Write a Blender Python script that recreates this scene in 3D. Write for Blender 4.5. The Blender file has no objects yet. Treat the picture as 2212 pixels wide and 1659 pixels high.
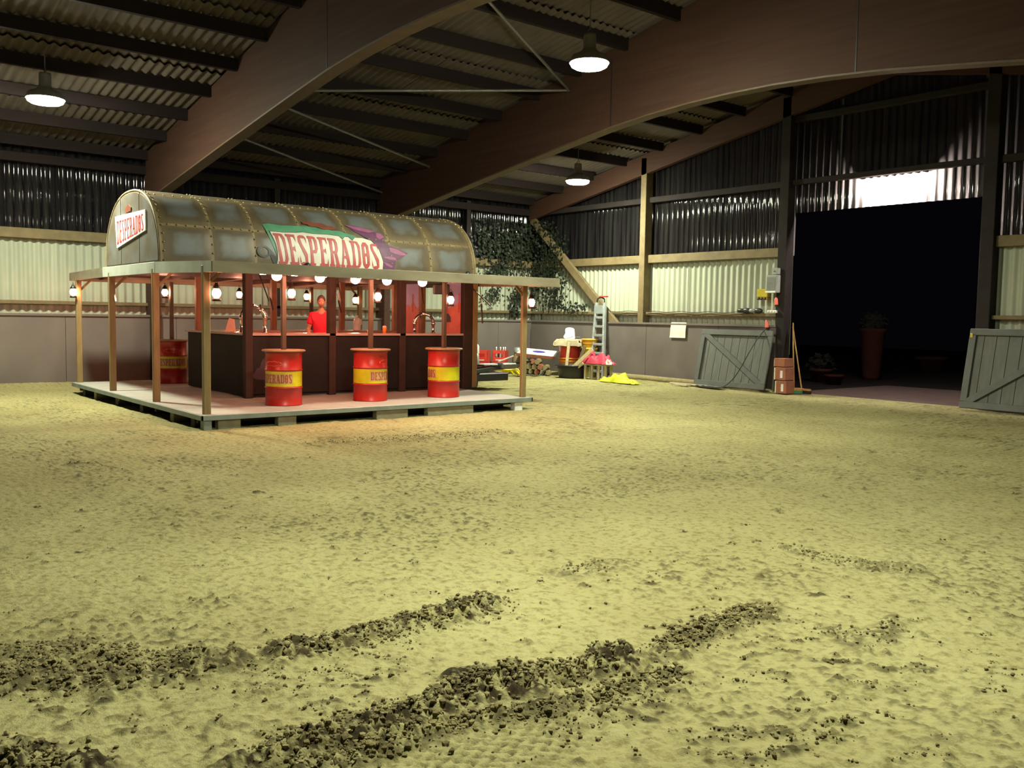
import bpy, bmesh, math, random
import numpy as np
from mathutils import Vector, Matrix, Euler
R = math.radians
PI = math.pi
sc = bpy.context.scene
col = sc.collection
random.seed(7)

# ------------------------------------------------------------------ camera
IW, IH, FPX = 2212, 1659, 1972.55
YAW, PIT, ROL, CH = R(50.914), R(4.223), R(0.951), 1.7
_fw = Vector((-math.sin(YAW) * math.cos(PIT), math.cos(YAW) * math.cos(PIT), -math.sin(PIT)))
_r0 = Vector((math.cos(YAW), math.sin(YAW), 0))
_u0 = _r0.cross(_fw)
_rt = _r0 * math.cos(ROL) + _u0 * math.sin(ROL)
_up = -_r0 * math.sin(ROL) + _u0 * math.cos(ROL)
cam = bpy.data.cameras.new('camera')
cam.sensor_width = 36
cam.lens = 36 * FPX / IW
cam.clip_start, cam.clip_end = 0.05, 200
camo = bpy.data.objects.new('camera', cam)
m = Matrix((_rt, _up, -_fw)).transposed().to_4x4()
m.translation = (0, 0, CH)
camo.matrix_world = m
col.objects.link(camo)
sc.camera = camo


def at(x, y, ax, val):
    """point where the photo pixel's direction meets the plane axis[ax] = val"""
    d = _fw * FPX + _rt * (x - IW / 2) - _up * (y - IH / 2)
    o = Vector((0, 0, CH))
    return o + d * ((val - o[ax]) / d[ax])


# ------------------------------------------------------------------ world and exposure
w = bpy.data.worlds.new('night')
sc.world = w
w.use_nodes = True
w.node_tree.nodes['Background'].inputs[0].default_value = (0.30, 0.22, 0.40, 1)
w.node_tree.nodes['Background'].inputs[1].default_value = 0.004
sc.view_settings.view_transform = 'Standard'
sc.view_settings.look = 'None'
sc.view_settings.gamma = 1
sc.view_settings.use_curve_mapping = False
sc.view_settings.exposure = 0.0
sc.cycles.max_bounces = 8
sc.cycles.diffuse_bounces = 4
sc.cycles.sample_clamp_indirect = 6
LAMP_L = 900.0      # radiance of a high bay lens
BULB_L = 280.0       # radiance of a kiosk bulb
FLOOD_L = 420.0
LAMP_C = (0.97, 1.0, 0.74)
BULB_C = (1.0, 0.37, 0.22)


# ------------------------------------------------------------------ materials
def nodes(name):
    mt = bpy.data.materials.new(name)
    mt.use_nodes = True
    nt = mt.node_tree
    return mt, nt, nt.nodes['Principled BSDF']


def mat(name, c, rough=0.7, metal=0.0, c2=None, scale=6.0, amt=0.5, bump=0.0, bscale=40.0, stretch=(1, 1, 1), spec=0.5):
    mt, nt, b = nodes(name)
    b.inputs['Roughness'].default_value = rough
    b.inputs['Metallic'].default_value = metal
    b.inputs['Specular IOR Level'].default_value = spec
    if c2 is None:
        c2 = tuple(v * 0.72 for v in c)
    tc = nt.nodes.new('ShaderNodeTexCoord')
    mp = nt.nodes.new('ShaderNodeMapping')
    mp.inputs['Scale'].default_value = stretch
    nt.links.new(tc.outputs['Object'], mp.inputs[0])
    n = nt.nodes.new('ShaderNodeTexNoise')
    n.inputs['Scale'].default_value = scale
    n.inputs['Detail'].default_value = 5
    nt.links.new(mp.outputs[0], n.inputs['Vector'])
    rp = nt.nodes.new('ShaderNodeValToRGB')
    rp.color_ramp.elements[0].position = 0.5 - 0.25 * amt - 0.08
    rp.color_ramp.elements[1].position = 0.5 + 0.25 * amt + 0.08
    rp.color_ramp.elements[0].color = (*c2, 1)
    rp.color_ramp.elements[1].color = (*c, 1)
    nt.links.new(n.outputs[0], rp.inputs[0])
    nt.links.new(rp.outputs[0], b.inputs['Base Color'])
    if bump > 0:
        n2 = nt.nodes.new('ShaderNodeTexNoise')
        n2.inputs['Scale'].default_value = bscale
        n2.inputs['Detail'].default_value = 4
        nt.links.new(mp.outputs[0], n2.inputs['Vector'])
        bp = nt.nodes.new('ShaderNodeBump')
        bp.inputs['Strength'].default_value = bump
        bp.inputs['Distance'].default_value = 0.02
        nt.links.new(n2.outputs[0], bp.inputs['Height'])
        nt.links.new(bp.outputs[0], b.inputs['Normal'])
    return mt


def emit(name, c, s):
    mt, nt, b = nodes(name)
    b.inputs['Base Color'].default_value = (*c, 1)
    b.inputs['Emission Color'].default_value = (*c, 1)
    b.inputs['Emission Strength'].default_value = s
    return mt


M = {}
M['lens'] = emit('lamp_lens', LAMP_C, LAMP_L)
M['bulb'] = emit('warm_bulb', BULB_C, BULB_L)
M['flood'] = emit('flood_tube', (1.0, 0.86, 0.80), FLOOD_L)
M['lampmetal'] = mat('lamp_housing', (.42, .42, .40), .45, .6)
M['glulam'] = mat('glulam_brown', (.062, .030, .020), .7, c2=(.046, .022, .015), scale=2.5, stretch=(.3, 3, 6), bump=.1, spec=.2)
M['purlin'] = mat('purlin_dark', (.016, .010, .010), .8, scale=4, stretch=(2, .3, 2), spec=.15)
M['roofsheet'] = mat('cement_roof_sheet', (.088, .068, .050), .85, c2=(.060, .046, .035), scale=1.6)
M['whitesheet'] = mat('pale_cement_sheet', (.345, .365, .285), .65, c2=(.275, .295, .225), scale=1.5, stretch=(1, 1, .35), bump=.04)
M['timber'] = mat('weathered_timber', (.155, .115, .052), .75, c2=(.105, .076, .035), scale=5, bump=.15)
M['darktimber'] = mat('dark_timber', (.024, .019, .018), .8, scale=4, bump=.1, spec=.15)
M['kick'] = mat('kickboard_grey', (.145, .124, .112), .7, c2=(.100, .085, .079), scale=1.1, stretch=(1, 1, .7), bump=.05, bscale=14, spec=.3)
M['gate'] = mat('gate_grey_wood', (.108, .114, .102), .75, c2=(.078, .083, .075), scale=4, stretch=(3, 3, .6), bump=.1)
M['gateframe'] = mat('gate_frame_grey', (.088, .095, .088), .7, scale=4)
M['concrete'] = mat('concrete', (.10, .07, .062), .9, scale=3, bump=.1, spec=.1)
M['yard'] = mat('yard_surface', (.022, .018, .017), .95, scale=2, spec=.05)
M['deckply'] = mat('deck_plywood', (.275, .270, .240), .75, c2=(.22, .215, .19), scale=2.2, stretch=(1, .6, 1))
M['decktrim'] = mat('deck_edge_metal', (.24, .28, .26), .5, .3, scale=4)
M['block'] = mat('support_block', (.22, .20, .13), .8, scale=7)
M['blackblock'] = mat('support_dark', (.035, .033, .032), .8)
M['post'] = mat('kiosk_post_wood', (.215, .145, .055), .6, c2=(.15, .10, .04), scale=6, stretch=(4, 4, .5))
M['darkpost'] = mat('kiosk_dark_post', (.034, .018, .013), .7, c2=(.024, .012, .009), spec=.25)
M['orangepost'] = mat('kiosk_back_post', (.30, .13, .055), .6)
M['fascia'] = mat('canopy_fascia', (.215, .185, .125), .5, .2, c2=(.145, .125, .085), scale=2.2, stretch=(1, 1, 3))
M['canopy'] = mat('canopy_underside', (.085, .040, .034), .7)
M['ceilingplate'] = mat('kiosk_ceiling', (.12, .062, .058), .6)
M['counterfront'] = mat('counter_front', (.014, .011, .009), .7, c2=(.008, .006, .006), scale=3, spec=.2)
M['countertop'] = mat('counter_top', (.52, .33, .28), .25, .3, c2=(.45, .27, .22), scale=3)
M['rustbase'] = mat('dome_seam_rust', (.25, .185, .088), .6, c2=(.16, .115, .058), scale=4, bump=.1)
M['rivet'] = mat('rivet', (.40, .32, .16), .4, .5)
M['red'] = mat('drum_red', (.36, .018, .013), .35, c2=(.29, .016, .011), scale=3)
M['yellow'] = mat('drum_band_yellow', (.56, .56, .012), .35)
M['tabletop'] = mat('drum_table_top', (.30, .20, .11), .5, scale=8)
M['pole'] = mat('drum_pole', (.085, .055, .032), .5)
M['letterred'] = mat('letter_red', (.42, .045, .045), .5, c2=(.33, .03, .035), scale=14)
M['letterdark'] = mat('letter_dark_red', (.30, .06, .03), .5)
M['pinkline'] = mat('cloud_line', (.80, .30, .22), .5)
M['plate'] = mat('sign_white', (.60, .56, .48), .5, c2=(.52, .48, .40), scale=6)
M['signwhite'] = mat('end_sign_white', (.88, .88, .85), .5)
M['green'] = mat('sign_green', (.075, .26, .15), .5, c2=(.05, .19, .11))
M['purple'] = mat('sign_purple', (.14, .045, .105), .5, c2=(.08, .024, .065), scale=5)
M['purplelight'] = mat('sign_pink', (.30, .095, .19), .5, c2=(.20, .06, .14), scale=7)
M['black'] = mat('black_paint', (.020, .016, .018), .5)
M['brown'] = mat('sign_brown', (.20, .055, .03), .5)
M['chrome'] = mat('chrome', (.78, .72, .68), .18, 1.0)
M['blackplastic'] = mat('black_plastic', (.018, .018, .020), .4)
M['rubber'] = mat('rubber', (.028, .028, .028), .7)
M['alu'] = mat('aluminium', (.42, .46, .47), .4, .5)
M['white'] = mat('white_plastic', (.80, .80, .78), .4)
M['cup'] = mat('pinkish_cup', (.75, .50, .40), .5)
M['redplastic'] = mat('red_plastic', (.60, .05, .035), .35)
M['crimson'] = mat('crimson_cloth', (.45, .03, .07), .7, bump=.2)
M['orange'] = mat('orange_plastic', (.75, .24, .035), .35)
M['yelloworange'] = mat('amber_plastic', (.82, .44, .05), .35)
M['yellowplastic'] = mat('yellow_plastic', (.78, .66, .03), .4)
M['hivis'] = mat('lime_yellow_sheet', (.50, .54, .012), .6, bump=.2)
M['card'] = mat('beige_cardboard', (.42, .36, .23), .8)
M['palewood'] = mat('pale_wood', (.60, .50, .29), .7, stretch=(2, 2, 2))
M['orangewood'] = mat('orange_wood', (.60, .34, .10), .7)
M['bluelogo'] = mat('blue_print', (.07, .05, .36), .5)
M['brownbox'] = mat('carton_brown', (.26, .09, .045), .75)
M['labelwhite'] = mat('label_white', (.62, .60, .60), .6)
M['cream'] = mat('cream_foam', (.72, .66, .42), .7)
M['handle'] = mat('tool_handle', (.34, .19, .05), .6)
M['greenbristle'] = mat('green_bristle', (.04, .17, .08), .9)
M['electricyellow'] = mat('electric_yellow', (.48, .38, .02), .4)
M['electricgrey'] = mat('electric_grey', (.30, .32, .28), .5)
M['electricdoor'] = mat('electric_door', (.20, .21, .20), .35)
M['plugred'] = mat('plug_red', (.70, .13, .08), .4)
M['swirl'] = mat('dark_swirl', (.030, .013, .028), .55)
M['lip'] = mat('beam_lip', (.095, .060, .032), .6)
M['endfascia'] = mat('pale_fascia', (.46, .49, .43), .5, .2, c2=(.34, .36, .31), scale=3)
M['bandground'] = mat('letter_ground', (.50, .36, .16), .5)
M['clod'] = mat('damp_clod', (.215, .185, .088), .95, c2=(.045, .034, .017), scale=9, amt=.7, spec=.1)
M['paper'] = mat('paper', (.80, .76, .62), .7)
M['leaf'] = mat('ivy_leaf', (.016, .024, .013), .5, c2=(.007, .011, .006), scale=3)
M['stem'] = mat('ivy_stem', (.05, .04, .025), .8)
M['terracotta'] = mat('terracotta', (.045, .015, .010), .85, spec=.05)
M['shrub'] = mat('shrub_leaf', (.015, .016, .012), .8, spec=.05)
M['skin'] = mat('skin', (.50, .26, .18), .5, amt=.2)
M['hair'] = mat('hair', (.10, .05, .035), .7)
M['shirt'] = mat('red_shirt', (.78, .020, .055), .75, c2=(.66, .016, .045))
M['trousers'] = mat('dark_trousers', (.03, .03, .045), .8)
M['muralground'] = mat('mural_ground', (.72, .20, .15), .6, c2=(.58, .13, .10), scale=5)
M['muralsky'] = mat('mural_sky', (.36, .36, .78), .6, c2=(.60, .52, .78), scale=2)
M['muralrock'] = mat('mural_rock', (.55, .10, .10), .6)
M['muralpale'] = mat('mural_pale', (.72, .55, .52), .6)
M['glass'] = mat('lantern_dark_metal', (.04, .033, .03), .45, .7)
M['wire'] = mat('cable_black', (.012, .012, .012), .6)
M['steel'] = mat('galvanised', (.20, .19, .18), .5, .6)
M['logwood'] = mat('log_wood', (.22, .18, .085), .85, scale=9, bump=.3)


def make_clear_sheet():
    mt, nt, b = nodes('clear_dark_sheet')
    nt.nodes.remove(b)
    out = nt.nodes['Material Output']
    d = nt.nodes.new('ShaderNodeBsdfPrincipled')
    d.inputs['Roughness'].default_value = .045
    d.inputs['Specular IOR Level'].default_value = .30
    tc = nt.nodes.new('ShaderNodeTexCoord')
    mp = nt.nodes.new('ShaderNodeMapping')
    mp.inputs['Scale'].default_value = (5, 5, .25)
    nt.links.new(tc.outputs['Object'], mp.inputs[0])
    n = nt.nodes.new('ShaderNodeTexNoise')
    n.inputs['Scale'].default_value = 2.2
    nt.links.new(mp.outputs[0], n.inputs['Vector'])
    rp = nt.nodes.new('ShaderNodeValToRGB')
    rp.color_ramp.elements[0].position = .42
    rp.color_ramp.elements[1].position = .72
    rp.color_ramp.elements[0].color = (.003, .0025, .004, 1)
    rp.color_ramp.elements[1].color = (.014, .0145, .015, 1)
    nt.links.new(n.outputs[0], rp.inputs[0])
    nt.links.new(rp.outputs[0], d.inputs['Base Color'])
    t = nt.nodes.new('ShaderNodeBsdfTranslucent')
    t.inputs[0].default_value = (.80, .74, .70, 1)
    mx = nt.nodes.new('ShaderNodeMixShader')
    mx.inputs[0].default_value = .30
    nt.links.new(d.outputs[0], mx.inputs[1])
    nt.links.new(t.outputs[0], mx.inputs[2])
    nt.links.new(mx.outputs[0], out.inputs[0])
    return mt


M['clearsheet'] = make_clear_sheet()


def make_dome_panel():
    """airbrushed metal panel: bluish grey middle, rusty brown rim, per panel"""
    mt, nt, b = nodes('dome_panel_paint')
    b.inputs['Roughness'].default_value = .5
    b.inputs['Metallic'].default_value = .1
    tc = nt.nodes.new('ShaderNodeTexCoord')
    n = nt.nodes.new('ShaderNodeTexNoise')
    n.inputs['Scale'].default_value = 3.2
    n.inputs['Detail'].default_value = 5
    nt.links.new(tc.outputs['Object'], n.inputs['Vector'])
    at_ = nt.nodes.new('ShaderNodeAttribute')
    at_.attribute_name = 'rim'
    ad = nt.nodes.new('ShaderNodeMath')
    ad.operation = 'MULTIPLY_ADD'
    ad.inputs[1].default_value = .75
    nt.links.new(n.outputs[0], ad.inputs[0])
    nt.links.new(at_.outputs['Fac'], ad.inputs[2])
    rp = nt.nodes.new('ShaderNodeValToRGB')
    e = rp.color_ramp.elements
    e[0].position, e[0].color = .36, (.135, .100, .052, 1)
    e[1].position, e[1].color = 1.05, (.130, .138, .136, 1)
    k = rp.color_ramp.elements.new(.68)
    k.color = (.088, .066, .040, 1)
    nt.links.new(ad.outputs[0], rp.inputs[0])
    nt.links.new(rp.outputs[0], b.inputs['Base Color'])
    return mt


M['domepanel'] = make_dome_panel()


def make_sand():
    mt, nt, b = nodes('arena_sand')
    b.inputs['Roughness'].default_value = .95
    b.inputs['Specular IOR Level'].default_value = .15
    tc = nt.nodes.new('ShaderNodeTexCoord')

    def noise(s, d=5, r=.55):
        n = nt.nodes.new('ShaderNodeTexNoise')
        n.inputs['Scale'].default_value = s
        n.inputs['Detail'].default_value = d
        n.inputs['Roughness'].default_value = r
        nt.links.new(tc.outputs['Object'], n.inputs['Vector'])
        return n

    def ramp(src, p0, c0, p1, c1):
        rp = nt.nodes.new('ShaderNodeValToRGB')
        rp.color_ramp.elements[0].position = p0
        rp.color_ramp.elements[1].position = p1
        rp.color_ramp.elements[0].color = (*c0, 1)
        rp.color_ramp.elements[1].color = (*c1, 1)
        nt.links.new(src, rp.inputs[0])
        return rp
    big = ramp(noise(.55, 4).outputs[0], .35, (.280, .252, .116), .65, (.356, .330, .158))
    fine = ramp(noise(16, 8, .65).outputs[0], .34, (.30, .24, .11), .52, (1, 1, 1))
    mx = nt.nodes.new('ShaderNodeMix')
    mx.data_type = 'RGBA'
    mx.blend_type = 'MULTIPLY'
    mx.inputs[0].default_value = .62
    nt.links.new(big.outputs[0], mx.inputs['A'])
    nt.links.new(fine.outputs[0], mx.inputs['B'])
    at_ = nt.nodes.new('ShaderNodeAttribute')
    at_.attribute_name = 'damp_shade'
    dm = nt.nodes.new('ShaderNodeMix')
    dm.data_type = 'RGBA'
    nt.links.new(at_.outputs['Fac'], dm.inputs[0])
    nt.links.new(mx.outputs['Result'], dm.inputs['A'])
    dm.inputs['B'].default_value = (.040, .030, .015, 1)  # wet soil colour, with the shadow between clods painted into it
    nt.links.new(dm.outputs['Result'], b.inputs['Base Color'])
    bn = noise(30, 9, .7)
    bp = nt.nodes.new('ShaderNodeBump')
    bp.inputs['Strength'].default_value = .8
    bp.inputs['Distance'].default_value = .035
    nt.links.new(bn.outputs[0], bp.inputs['Height'])
    nt.links.new(bp.outputs[0], b.inputs['Normal'])
    return mt


M['sand'] = make_sand()


# ------------------------------------------------------------------ mesh helpers
def link(o, parent=None):
    col.objects.link(o)
    if parent is not None:
        o.parent = parent
    return o


def tag(o, label=None, cat=None, group=None, kind=None):
    if label:
        o['label'] = label
    if cat:
        o['category'] = cat
    if group:
        o['group'] = group
    if kind:
        o['kind'] = kind
    return o


def empty(name, loc=(0, 0, 0), rz=0.0, parent=None):
    o = bpy.data.objects.new(name, None)
    o.empty_display_size = .1
    o.location = loc
    o.rotation_euler = (0, 0, rz)
    return link(o, parent)


def mesh_obj(name, me, parent=None, loc=(0, 0, 0), rot=(0, 0, 0)):
    o = bpy.data.objects.new(name, me)
    o.location = loc
    o.rotation_euler = rot
    return link(o, parent)


class MB:
    """collects simple shapes into one mesh"""

    def __init__(s):
        s.v, s.f, s.sm = [], [], []

    def add(s, v, f, smooth=False):
        n = len(s.v)
        s.v += [tuple(p) for p in v]
        s.f += [tuple(i + n for i in q) for q in f]
        s.sm += [smooth] * len(f)
        return s

    def box(s, a, b, mtx=None, ch=0.0):
        (x0, y0, z0), (x1, y1, z1) = a, b
        x0, x1 = min(x0, x1), max(x0, x1)
        y0, y1 = min(y0, y1), max(y0, y1)
        z0, z1 = min(z0, z1), max(z0, z1)
        if ch <= 0:
            v = [(x, y, z) for z in (z0, z1) for y in (y0, y1) for x in (x0, x1)]
            f = [(0, 2, 3, 1), (4, 5, 7, 6), (0, 1, 5, 4), (2, 6, 7, 3), (0, 4, 6, 2), (1, 3, 7, 5)]
        else:
            c = min(ch, (x1 - x0) * .45, (y1 - y0) * .45, (z1 - z0) * .45)
            bm = bmesh.new()
            bmesh.ops.create_cube(bm, size=1)
            for q in bm.verts:
                q.co = Vector(((x0 + x1) / 2 + q.co.x * (x1 - x0), (y0 + y1) / 2 + q.co.y * (y1 - y0), (z0 + z1) / 2 + q.co.z * (z1 - z0)))
            bmesh.ops.bevel(bm, geom=bm.edges[:], offset=c, segments=1, affect='EDGES')
            bm.verts.index_update()
            v = [q.co.copy() for q in bm.verts]
            f = [[q.index for q in fc.verts] for fc in bm.faces]
            bm.free()
        if mtx is not None:
            v = [mtx @ Vector(p) for p in v]
        return s.add(v, f)

    def bar(s, p, q, w_, h_, up=(0, 0, 1), ch=0.0):
        p, q = Vector(p), Vector(q)
        d = q - p
        z = d.normalized()
        x = Vector(up).cross(z)
        if x.length < 1e-4:
            x = Vector((1, 0, 0)).cross(z)
        x.normalize()
        y = z.cross(x)
        mt = Matrix((x, y, z)).transposed().to_4x4()
        mt.translation = p
        return s.box((-w_ / 2, -h_ / 2, 0), (w_ / 2, h_ / 2, d.length), mt, ch)

    def tube(s, pts, r, n=8, caps=True, smooth=True):
        pts = [Vector(p) for p in pts]
        rs = r if isinstance(r, (list, tuple)) else [r] * len(pts)
        v, f = [], []
        prev = None
        for i, p in enumerate(pts):
            d = (pts[min(i + 1, len(pts) - 1)] - pts[max(i - 1, 0)]).normalized()
            if prev is None:
                x = d.cross(Vector((0, 0, 1)))
                if x.length < 1e-3:
                    x = d.cross(Vector((1, 0, 0)))
            else:
                x = prev - d * prev.dot(d)
            x.normalize()
            prev = x
            y = d.cross(x)
            for k in range(n):
                a = 2 * PI * k / n
                v.append(p + (x * math.cos(a) + y * math.sin(a)) * rs[i])
        for i in range(len(pts) - 1):
            for k in range(n):
                a, b = i * n + k, i * n + (k + 1) % n
                f.append((a, b, b + n, a + n))
        s.add(v, f, smooth)
        if caps:
            s.add(v[:n], [tuple(range(n))[::-1]])
            s.add(v[-n:], [tuple(range(n))])
        return s

    def lathe(s, prof, n=24, c=(0, 0, 0), smooth=True, a0=0.0, a1=2 * PI, mtx=None):
        full = abs(a1 - a0 - 2 * PI) < 1e-6
        m_ = n if full else n + 1
        v, f = [], []
        for r, z in prof:
            for k in range(m_):
                a = a0 + (a1 - a0) * k / n
                v.append(Vector((c[0] + r * math.cos(a), c[1] + r * math.sin(a), c[2] + z)))
        for i in range(len(prof) - 1):
            for k in range(n):
                a, b = i * m_ + k, i * m_ + (k + 1) % m_
                f.append((a, b, b + m_, a + m_))
        if mtx is not None:
            v = [mtx @ p for p in v]
        return s.add(v, f, smooth)

    def ball(s, c, r, n=12, k=8, sc3=(1, 1, 1)):
        prof = [(max(1e-4, math.sin(PI * i / k)) * r, -math.cos(PI * i / k) * r) for i in range(k + 1)]
        mt = Matrix.Translation(c) @ Matrix.Diagonal((*sc3, 1))
        return s.lathe(prof, n, mtx=mt)

    def prism(s, poly, fn, t):
        """polygon poly [(a,b)], fn(a,b,h) -> point, extruded h = 0..t"""
        n = len(poly)
        v = [fn(a, b, 0) for a, b in poly] + [fn(a, b, t) for a, b in poly]
        f = [tuple(range(n))[::-1], tuple(range(n, 2 * n))] + [(i, (i + 1) % n, n + (i + 1) % n, n + i) for i in range(n)]
        return s.add(v, f)

    def build(s, name, mt, parent=None, loc=(0, 0, 0), rot=(0, 0, 0)):
        me = bpy.data.meshes.new(name)
        me.from_pydata(s.v, [], s.f)
        me.polygons.foreach_set('use_smooth', s.sm)
        me.materials.append(M[mt] if isinstance(mt, str) else mt)
        me.update()
        return mesh_obj(name, me, parent, loc, rot)


def copy_tree(o, parent=None):
    c = o.copy()
    col.objects.link(c)
    c.parent = parent
    for ch in o.children:
        copy_tree(ch, c)
    return c


def struct(o):
    o['kind'] = 'structure'
    return o


# ------------------------------------------------------------------ hall dimensions
XL, XR, YE, YB = -22.3, 1.7, 18.9, -12.0
XRIDGE = -10.3
SLOPE = .19
KICK = 1.6


def zroof(x):                       # underside of the purlins
    return 5.12 + SLOPE * ((x - XL) if x < XRIDGE else (XR - x))


# ------------------------------------------------------------------ floor of sand
def vnoise(x, y, seed):
    rs = np.random.RandomState(seed)
    T = rs.rand(256, 256)
    xi, yi = np.floor(x).astype(int), np.floor(y).astype(int)
    fx, fy = x - xi, y - yi
    fx, fy = fx * fx * (3 - 2 * fx), fy * fy * (3 - 2 * fy)
    a, b = T[xi & 255, yi & 255], T[(xi + 1) & 255, yi & 255]
    c, d = T[xi & 255, (yi + 1) & 255], T[(xi + 1) & 255, (yi + 1) & 255]
    return (a * (1 - fx) + b * fx) * (1 - fy) + (c * (1 - fx) + d * fx) * fy


def fbm(x, y, seed, oct_=4):
    s, a, t = 0, 1, 0
    for i in range(oct_):
        s = s + a * vnoise(x * 2 ** i, y * 2 ** i, seed + i)
        t += a
        a *= .55
    return s / t


def axis_pts(lo, hi, f0, f1, step, grow=1.035, mx=.14):
    p = list(np.arange(f0, f1, step))
    s, x = step, f1
    while x < hi:
        p.append(x)
        s = min(s * grow, mx)
        x += s
    p.append(hi)
    s, x, q = step, f0 - step, []
    while x > lo:
        q.append(x)
        s = min(s * grow, mx)
        x -= s
    q.append(lo)
    return np.array(q[::-1] + p)


def build_floor():
    gx = axis_pts(XL - .05, XR, -6.6, -.6, .0115, 1.012, .10)
    gy = axis_pts(YB, YE + .12, 1.2, 6.0, .0115, 1.012, .10)
    X, Y = np.meshgrid(gx, gy, indexing='ij')
    z = (fbm(X * .5, Y * .5, 1, 3) - .5) * .04
    z += (fbm(X * 2.2, Y * 2.2, 11, 3) - .5) * .028
    lump = np.clip(fbm(X * 8, Y * 8, 21, 3) - .52, 0, 1)
    z += lump * .035
    g26 = fbm(X * 26, Y * 26, 31, 3)
    z += (g26 - .5) * .014 + (fbm(X * 42, Y * 42, 35, 1) - .5) * .007
    patch = np.clip((fbm(X * .8 + 7, Y * .8 + 3, 41, 3) - .44) * 5, 0, 1)
    clod = np.clip(fbm(X * 27, Y * 27, 51, 2) - .60, 0, 1)
    z += patch * clod * .055
    damp_shade = np.clip(patch * clod * 4.0, 0, .6)
    RZ = np.zeros_like(z)
    tracks = []
    WOB = fbm(X * 5, Y * 5, 61, 3) - .5
    CLD = np.clip((.45 * fbm(X * 14, Y * 14, 70, 2) + .55 * fbm(X * 34, Y * 34, 71, 2) - .34) / .30, 0, 1)
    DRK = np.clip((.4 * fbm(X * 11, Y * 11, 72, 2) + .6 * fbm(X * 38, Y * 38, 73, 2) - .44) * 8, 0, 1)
    GAP = np.clip((fbm(X * 3.1, Y * 3.1, 77, 2) - .25) * 4, .35, 1)

    def ridge(px, width, h, clump=1.0, dark=.9, solid=0.0):
        """turned sand laid along a mark seen on the ground"""
        P = np.array([[*at(x, y, 2, 0)[:2]] for x, y in px])
        tracks.append((P, width, dark, solid))
        m_ = width * 2.2
        i0, i1 = np.searchsorted(gx, P[:, 0].min() - m_), np.searchsorted(gx, P[:, 0].max() + m_)
        j0, j1 = np.searchsorted(gy, P[:, 1].min() - m_), np.searchsorted(gy, P[:, 1].max() + m_)
        w_ = (slice(i0, i1), slice(j0, j1))
        x_, y_ = X[w_], Y[w_]
        if x_.size == 0:
            return
        best = np.full(x_.shape, 9.0)
        for a, b in zip(P[:-1], P[1:]):
            ab = b - a
            t = np.clip(((x_ - a[0]) * ab[0] + (y_ - a[1]) * ab[1]) / (ab @ ab), 0, 1)
            best = np.minimum(best, np.hypot(x_ - a[0] - t * ab[0], y_ - a[1] - t * ab[1]))
        gap = np.maximum(GAP[w_], solid)
        e = np.clip(1 - (best + WOB[w_] * width * 1.4) / width, 0, 1)
        e = e * e * (3 - 2 * e)
        RZ[w_] = np.maximum(RZ[w_], e * h * gap * (.40 + .75 * clump * CLD[w_]))
        damp_shade[w_] = np.maximum(damp_shade[w_], dark * np.minimum(1, e * 2.0) * np.minimum(1, DRK[w_] * (1 + solid)) * gap)  # darkens ridges for wet turned soil and painted clod shade together
    ridge([(580, 1645), (700, 1608), (800, 1575), (930, 1535), (1000, 1505), (1100, 1482), (1220, 1457), (1345, 1430)], .20, .095, 1.1, 1.0, 1.0)
    ridge([(930, 1535), (1000, 1508), (1100, 1485), (1250, 1457)], .11, .07, 1.0, 1.0, 1.0)
    ridge([(640, 1668), (830, 1622), (1000, 1565), (1150, 1545), (1300, 1505), (1460, 1455)], .10, .05, 1.1, .9, .8)
    ridge([(1440, 1405), (1560, 1355), (1650, 1318)], .15, .055, 1.0, .85, .8)
    ridge([(640, 1415), (800, 1372), (900, 1348), (1000, 1322), (1065, 1308)], .18, .075, 1.1, 1.0, .9)
    ridge([(-60, 1435), (120, 1410), (300, 1440), (450, 1440)], .30, .06, 1.1, .85, .6)
    ridge([(-60, 1480), (120, 1465), (300, 1462)], .22, .05, 1.1, .8, .5)
    ridge([(-80, 1640), (0, 1645), (170, 1658)], .17, .08, 1.1, 1.0, 1.0)
    ridge([(1210, 1590), (1330, 1530), (1420, 1490)], .14, .035, 1.1, .75)
    ridge([(165, 1002), (200, 1000)], .26, .05, 1.0, .8)
    ridge([(700, 955), (900, 950), (1080, 935)], .50, .03, .7, .45)
    ridge([(1230, 1235), (1330, 1225)], .20, .025, 1.0, .6)
    ridge([(1700, 1185), (1800, 1215), (1950, 1230)], .20, .025, 1.0, .5)
    ridge([(1540, 1640), (1620, 1648), (1720, 1625)], .07, .03, 1.0, .8)
    ridge([(1545, 1575), (1600, 1590), (1690, 1580), (1740, 1585)], .05, .025, .8, .7)
    ridge([(1820, 1390), (1900, 1375), (1940, 1340)], .10, .025, 1.0, .6)
    # short scraped streaks beside the wheel tracks
    rs = np.random.RandomState(5)
    for k in range(90):
        if k < 44:
            x0, y0 = rs.uniform(470, 860), rs.uniform(1385, 1610)
        else:
            x0, y0 = rs.uniform(1380, 2150), rs.uniform(1340, 1650)
        ln = rs.uniform(25, 110)
        ridge([(x0, y0), (x0 + ln, y0 + rs.uniform(-6, 6))], rs.uniform(.020, .040), rs.uniform(.012, .026), .9, rs.uniform(.45, .9))
    # scattered clods
    for k in range(420):
        x0, y0 = rs.uniform(-40, 2250), 960 + 690 * rs.rand() ** .75
        ridge([(x0, y0), (x0 + rs.uniform(3, 14), y0)], rs.uniform(.012, .035) * (1 + (1650 - y0) / 700), rs.uniform(.012, .030), .9, rs.uniform(.35, .9))
    z += RZ * .85
    # tyre tread print: rows of rounded blocks parted by grooves
    a = np.array(at(900, 1650, 2, 0)[:2])
    b = np.array(at(1250, 1560, 2, 0)[:2])
    u = (b - a) / np.linalg.norm(b - a)
    s_ = (X - a[0]) * u[0] + (Y - a[1]) * u[1]
    t_ = -(X - a[0]) * u[1] + (Y - a[1]) * u[0]
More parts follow.
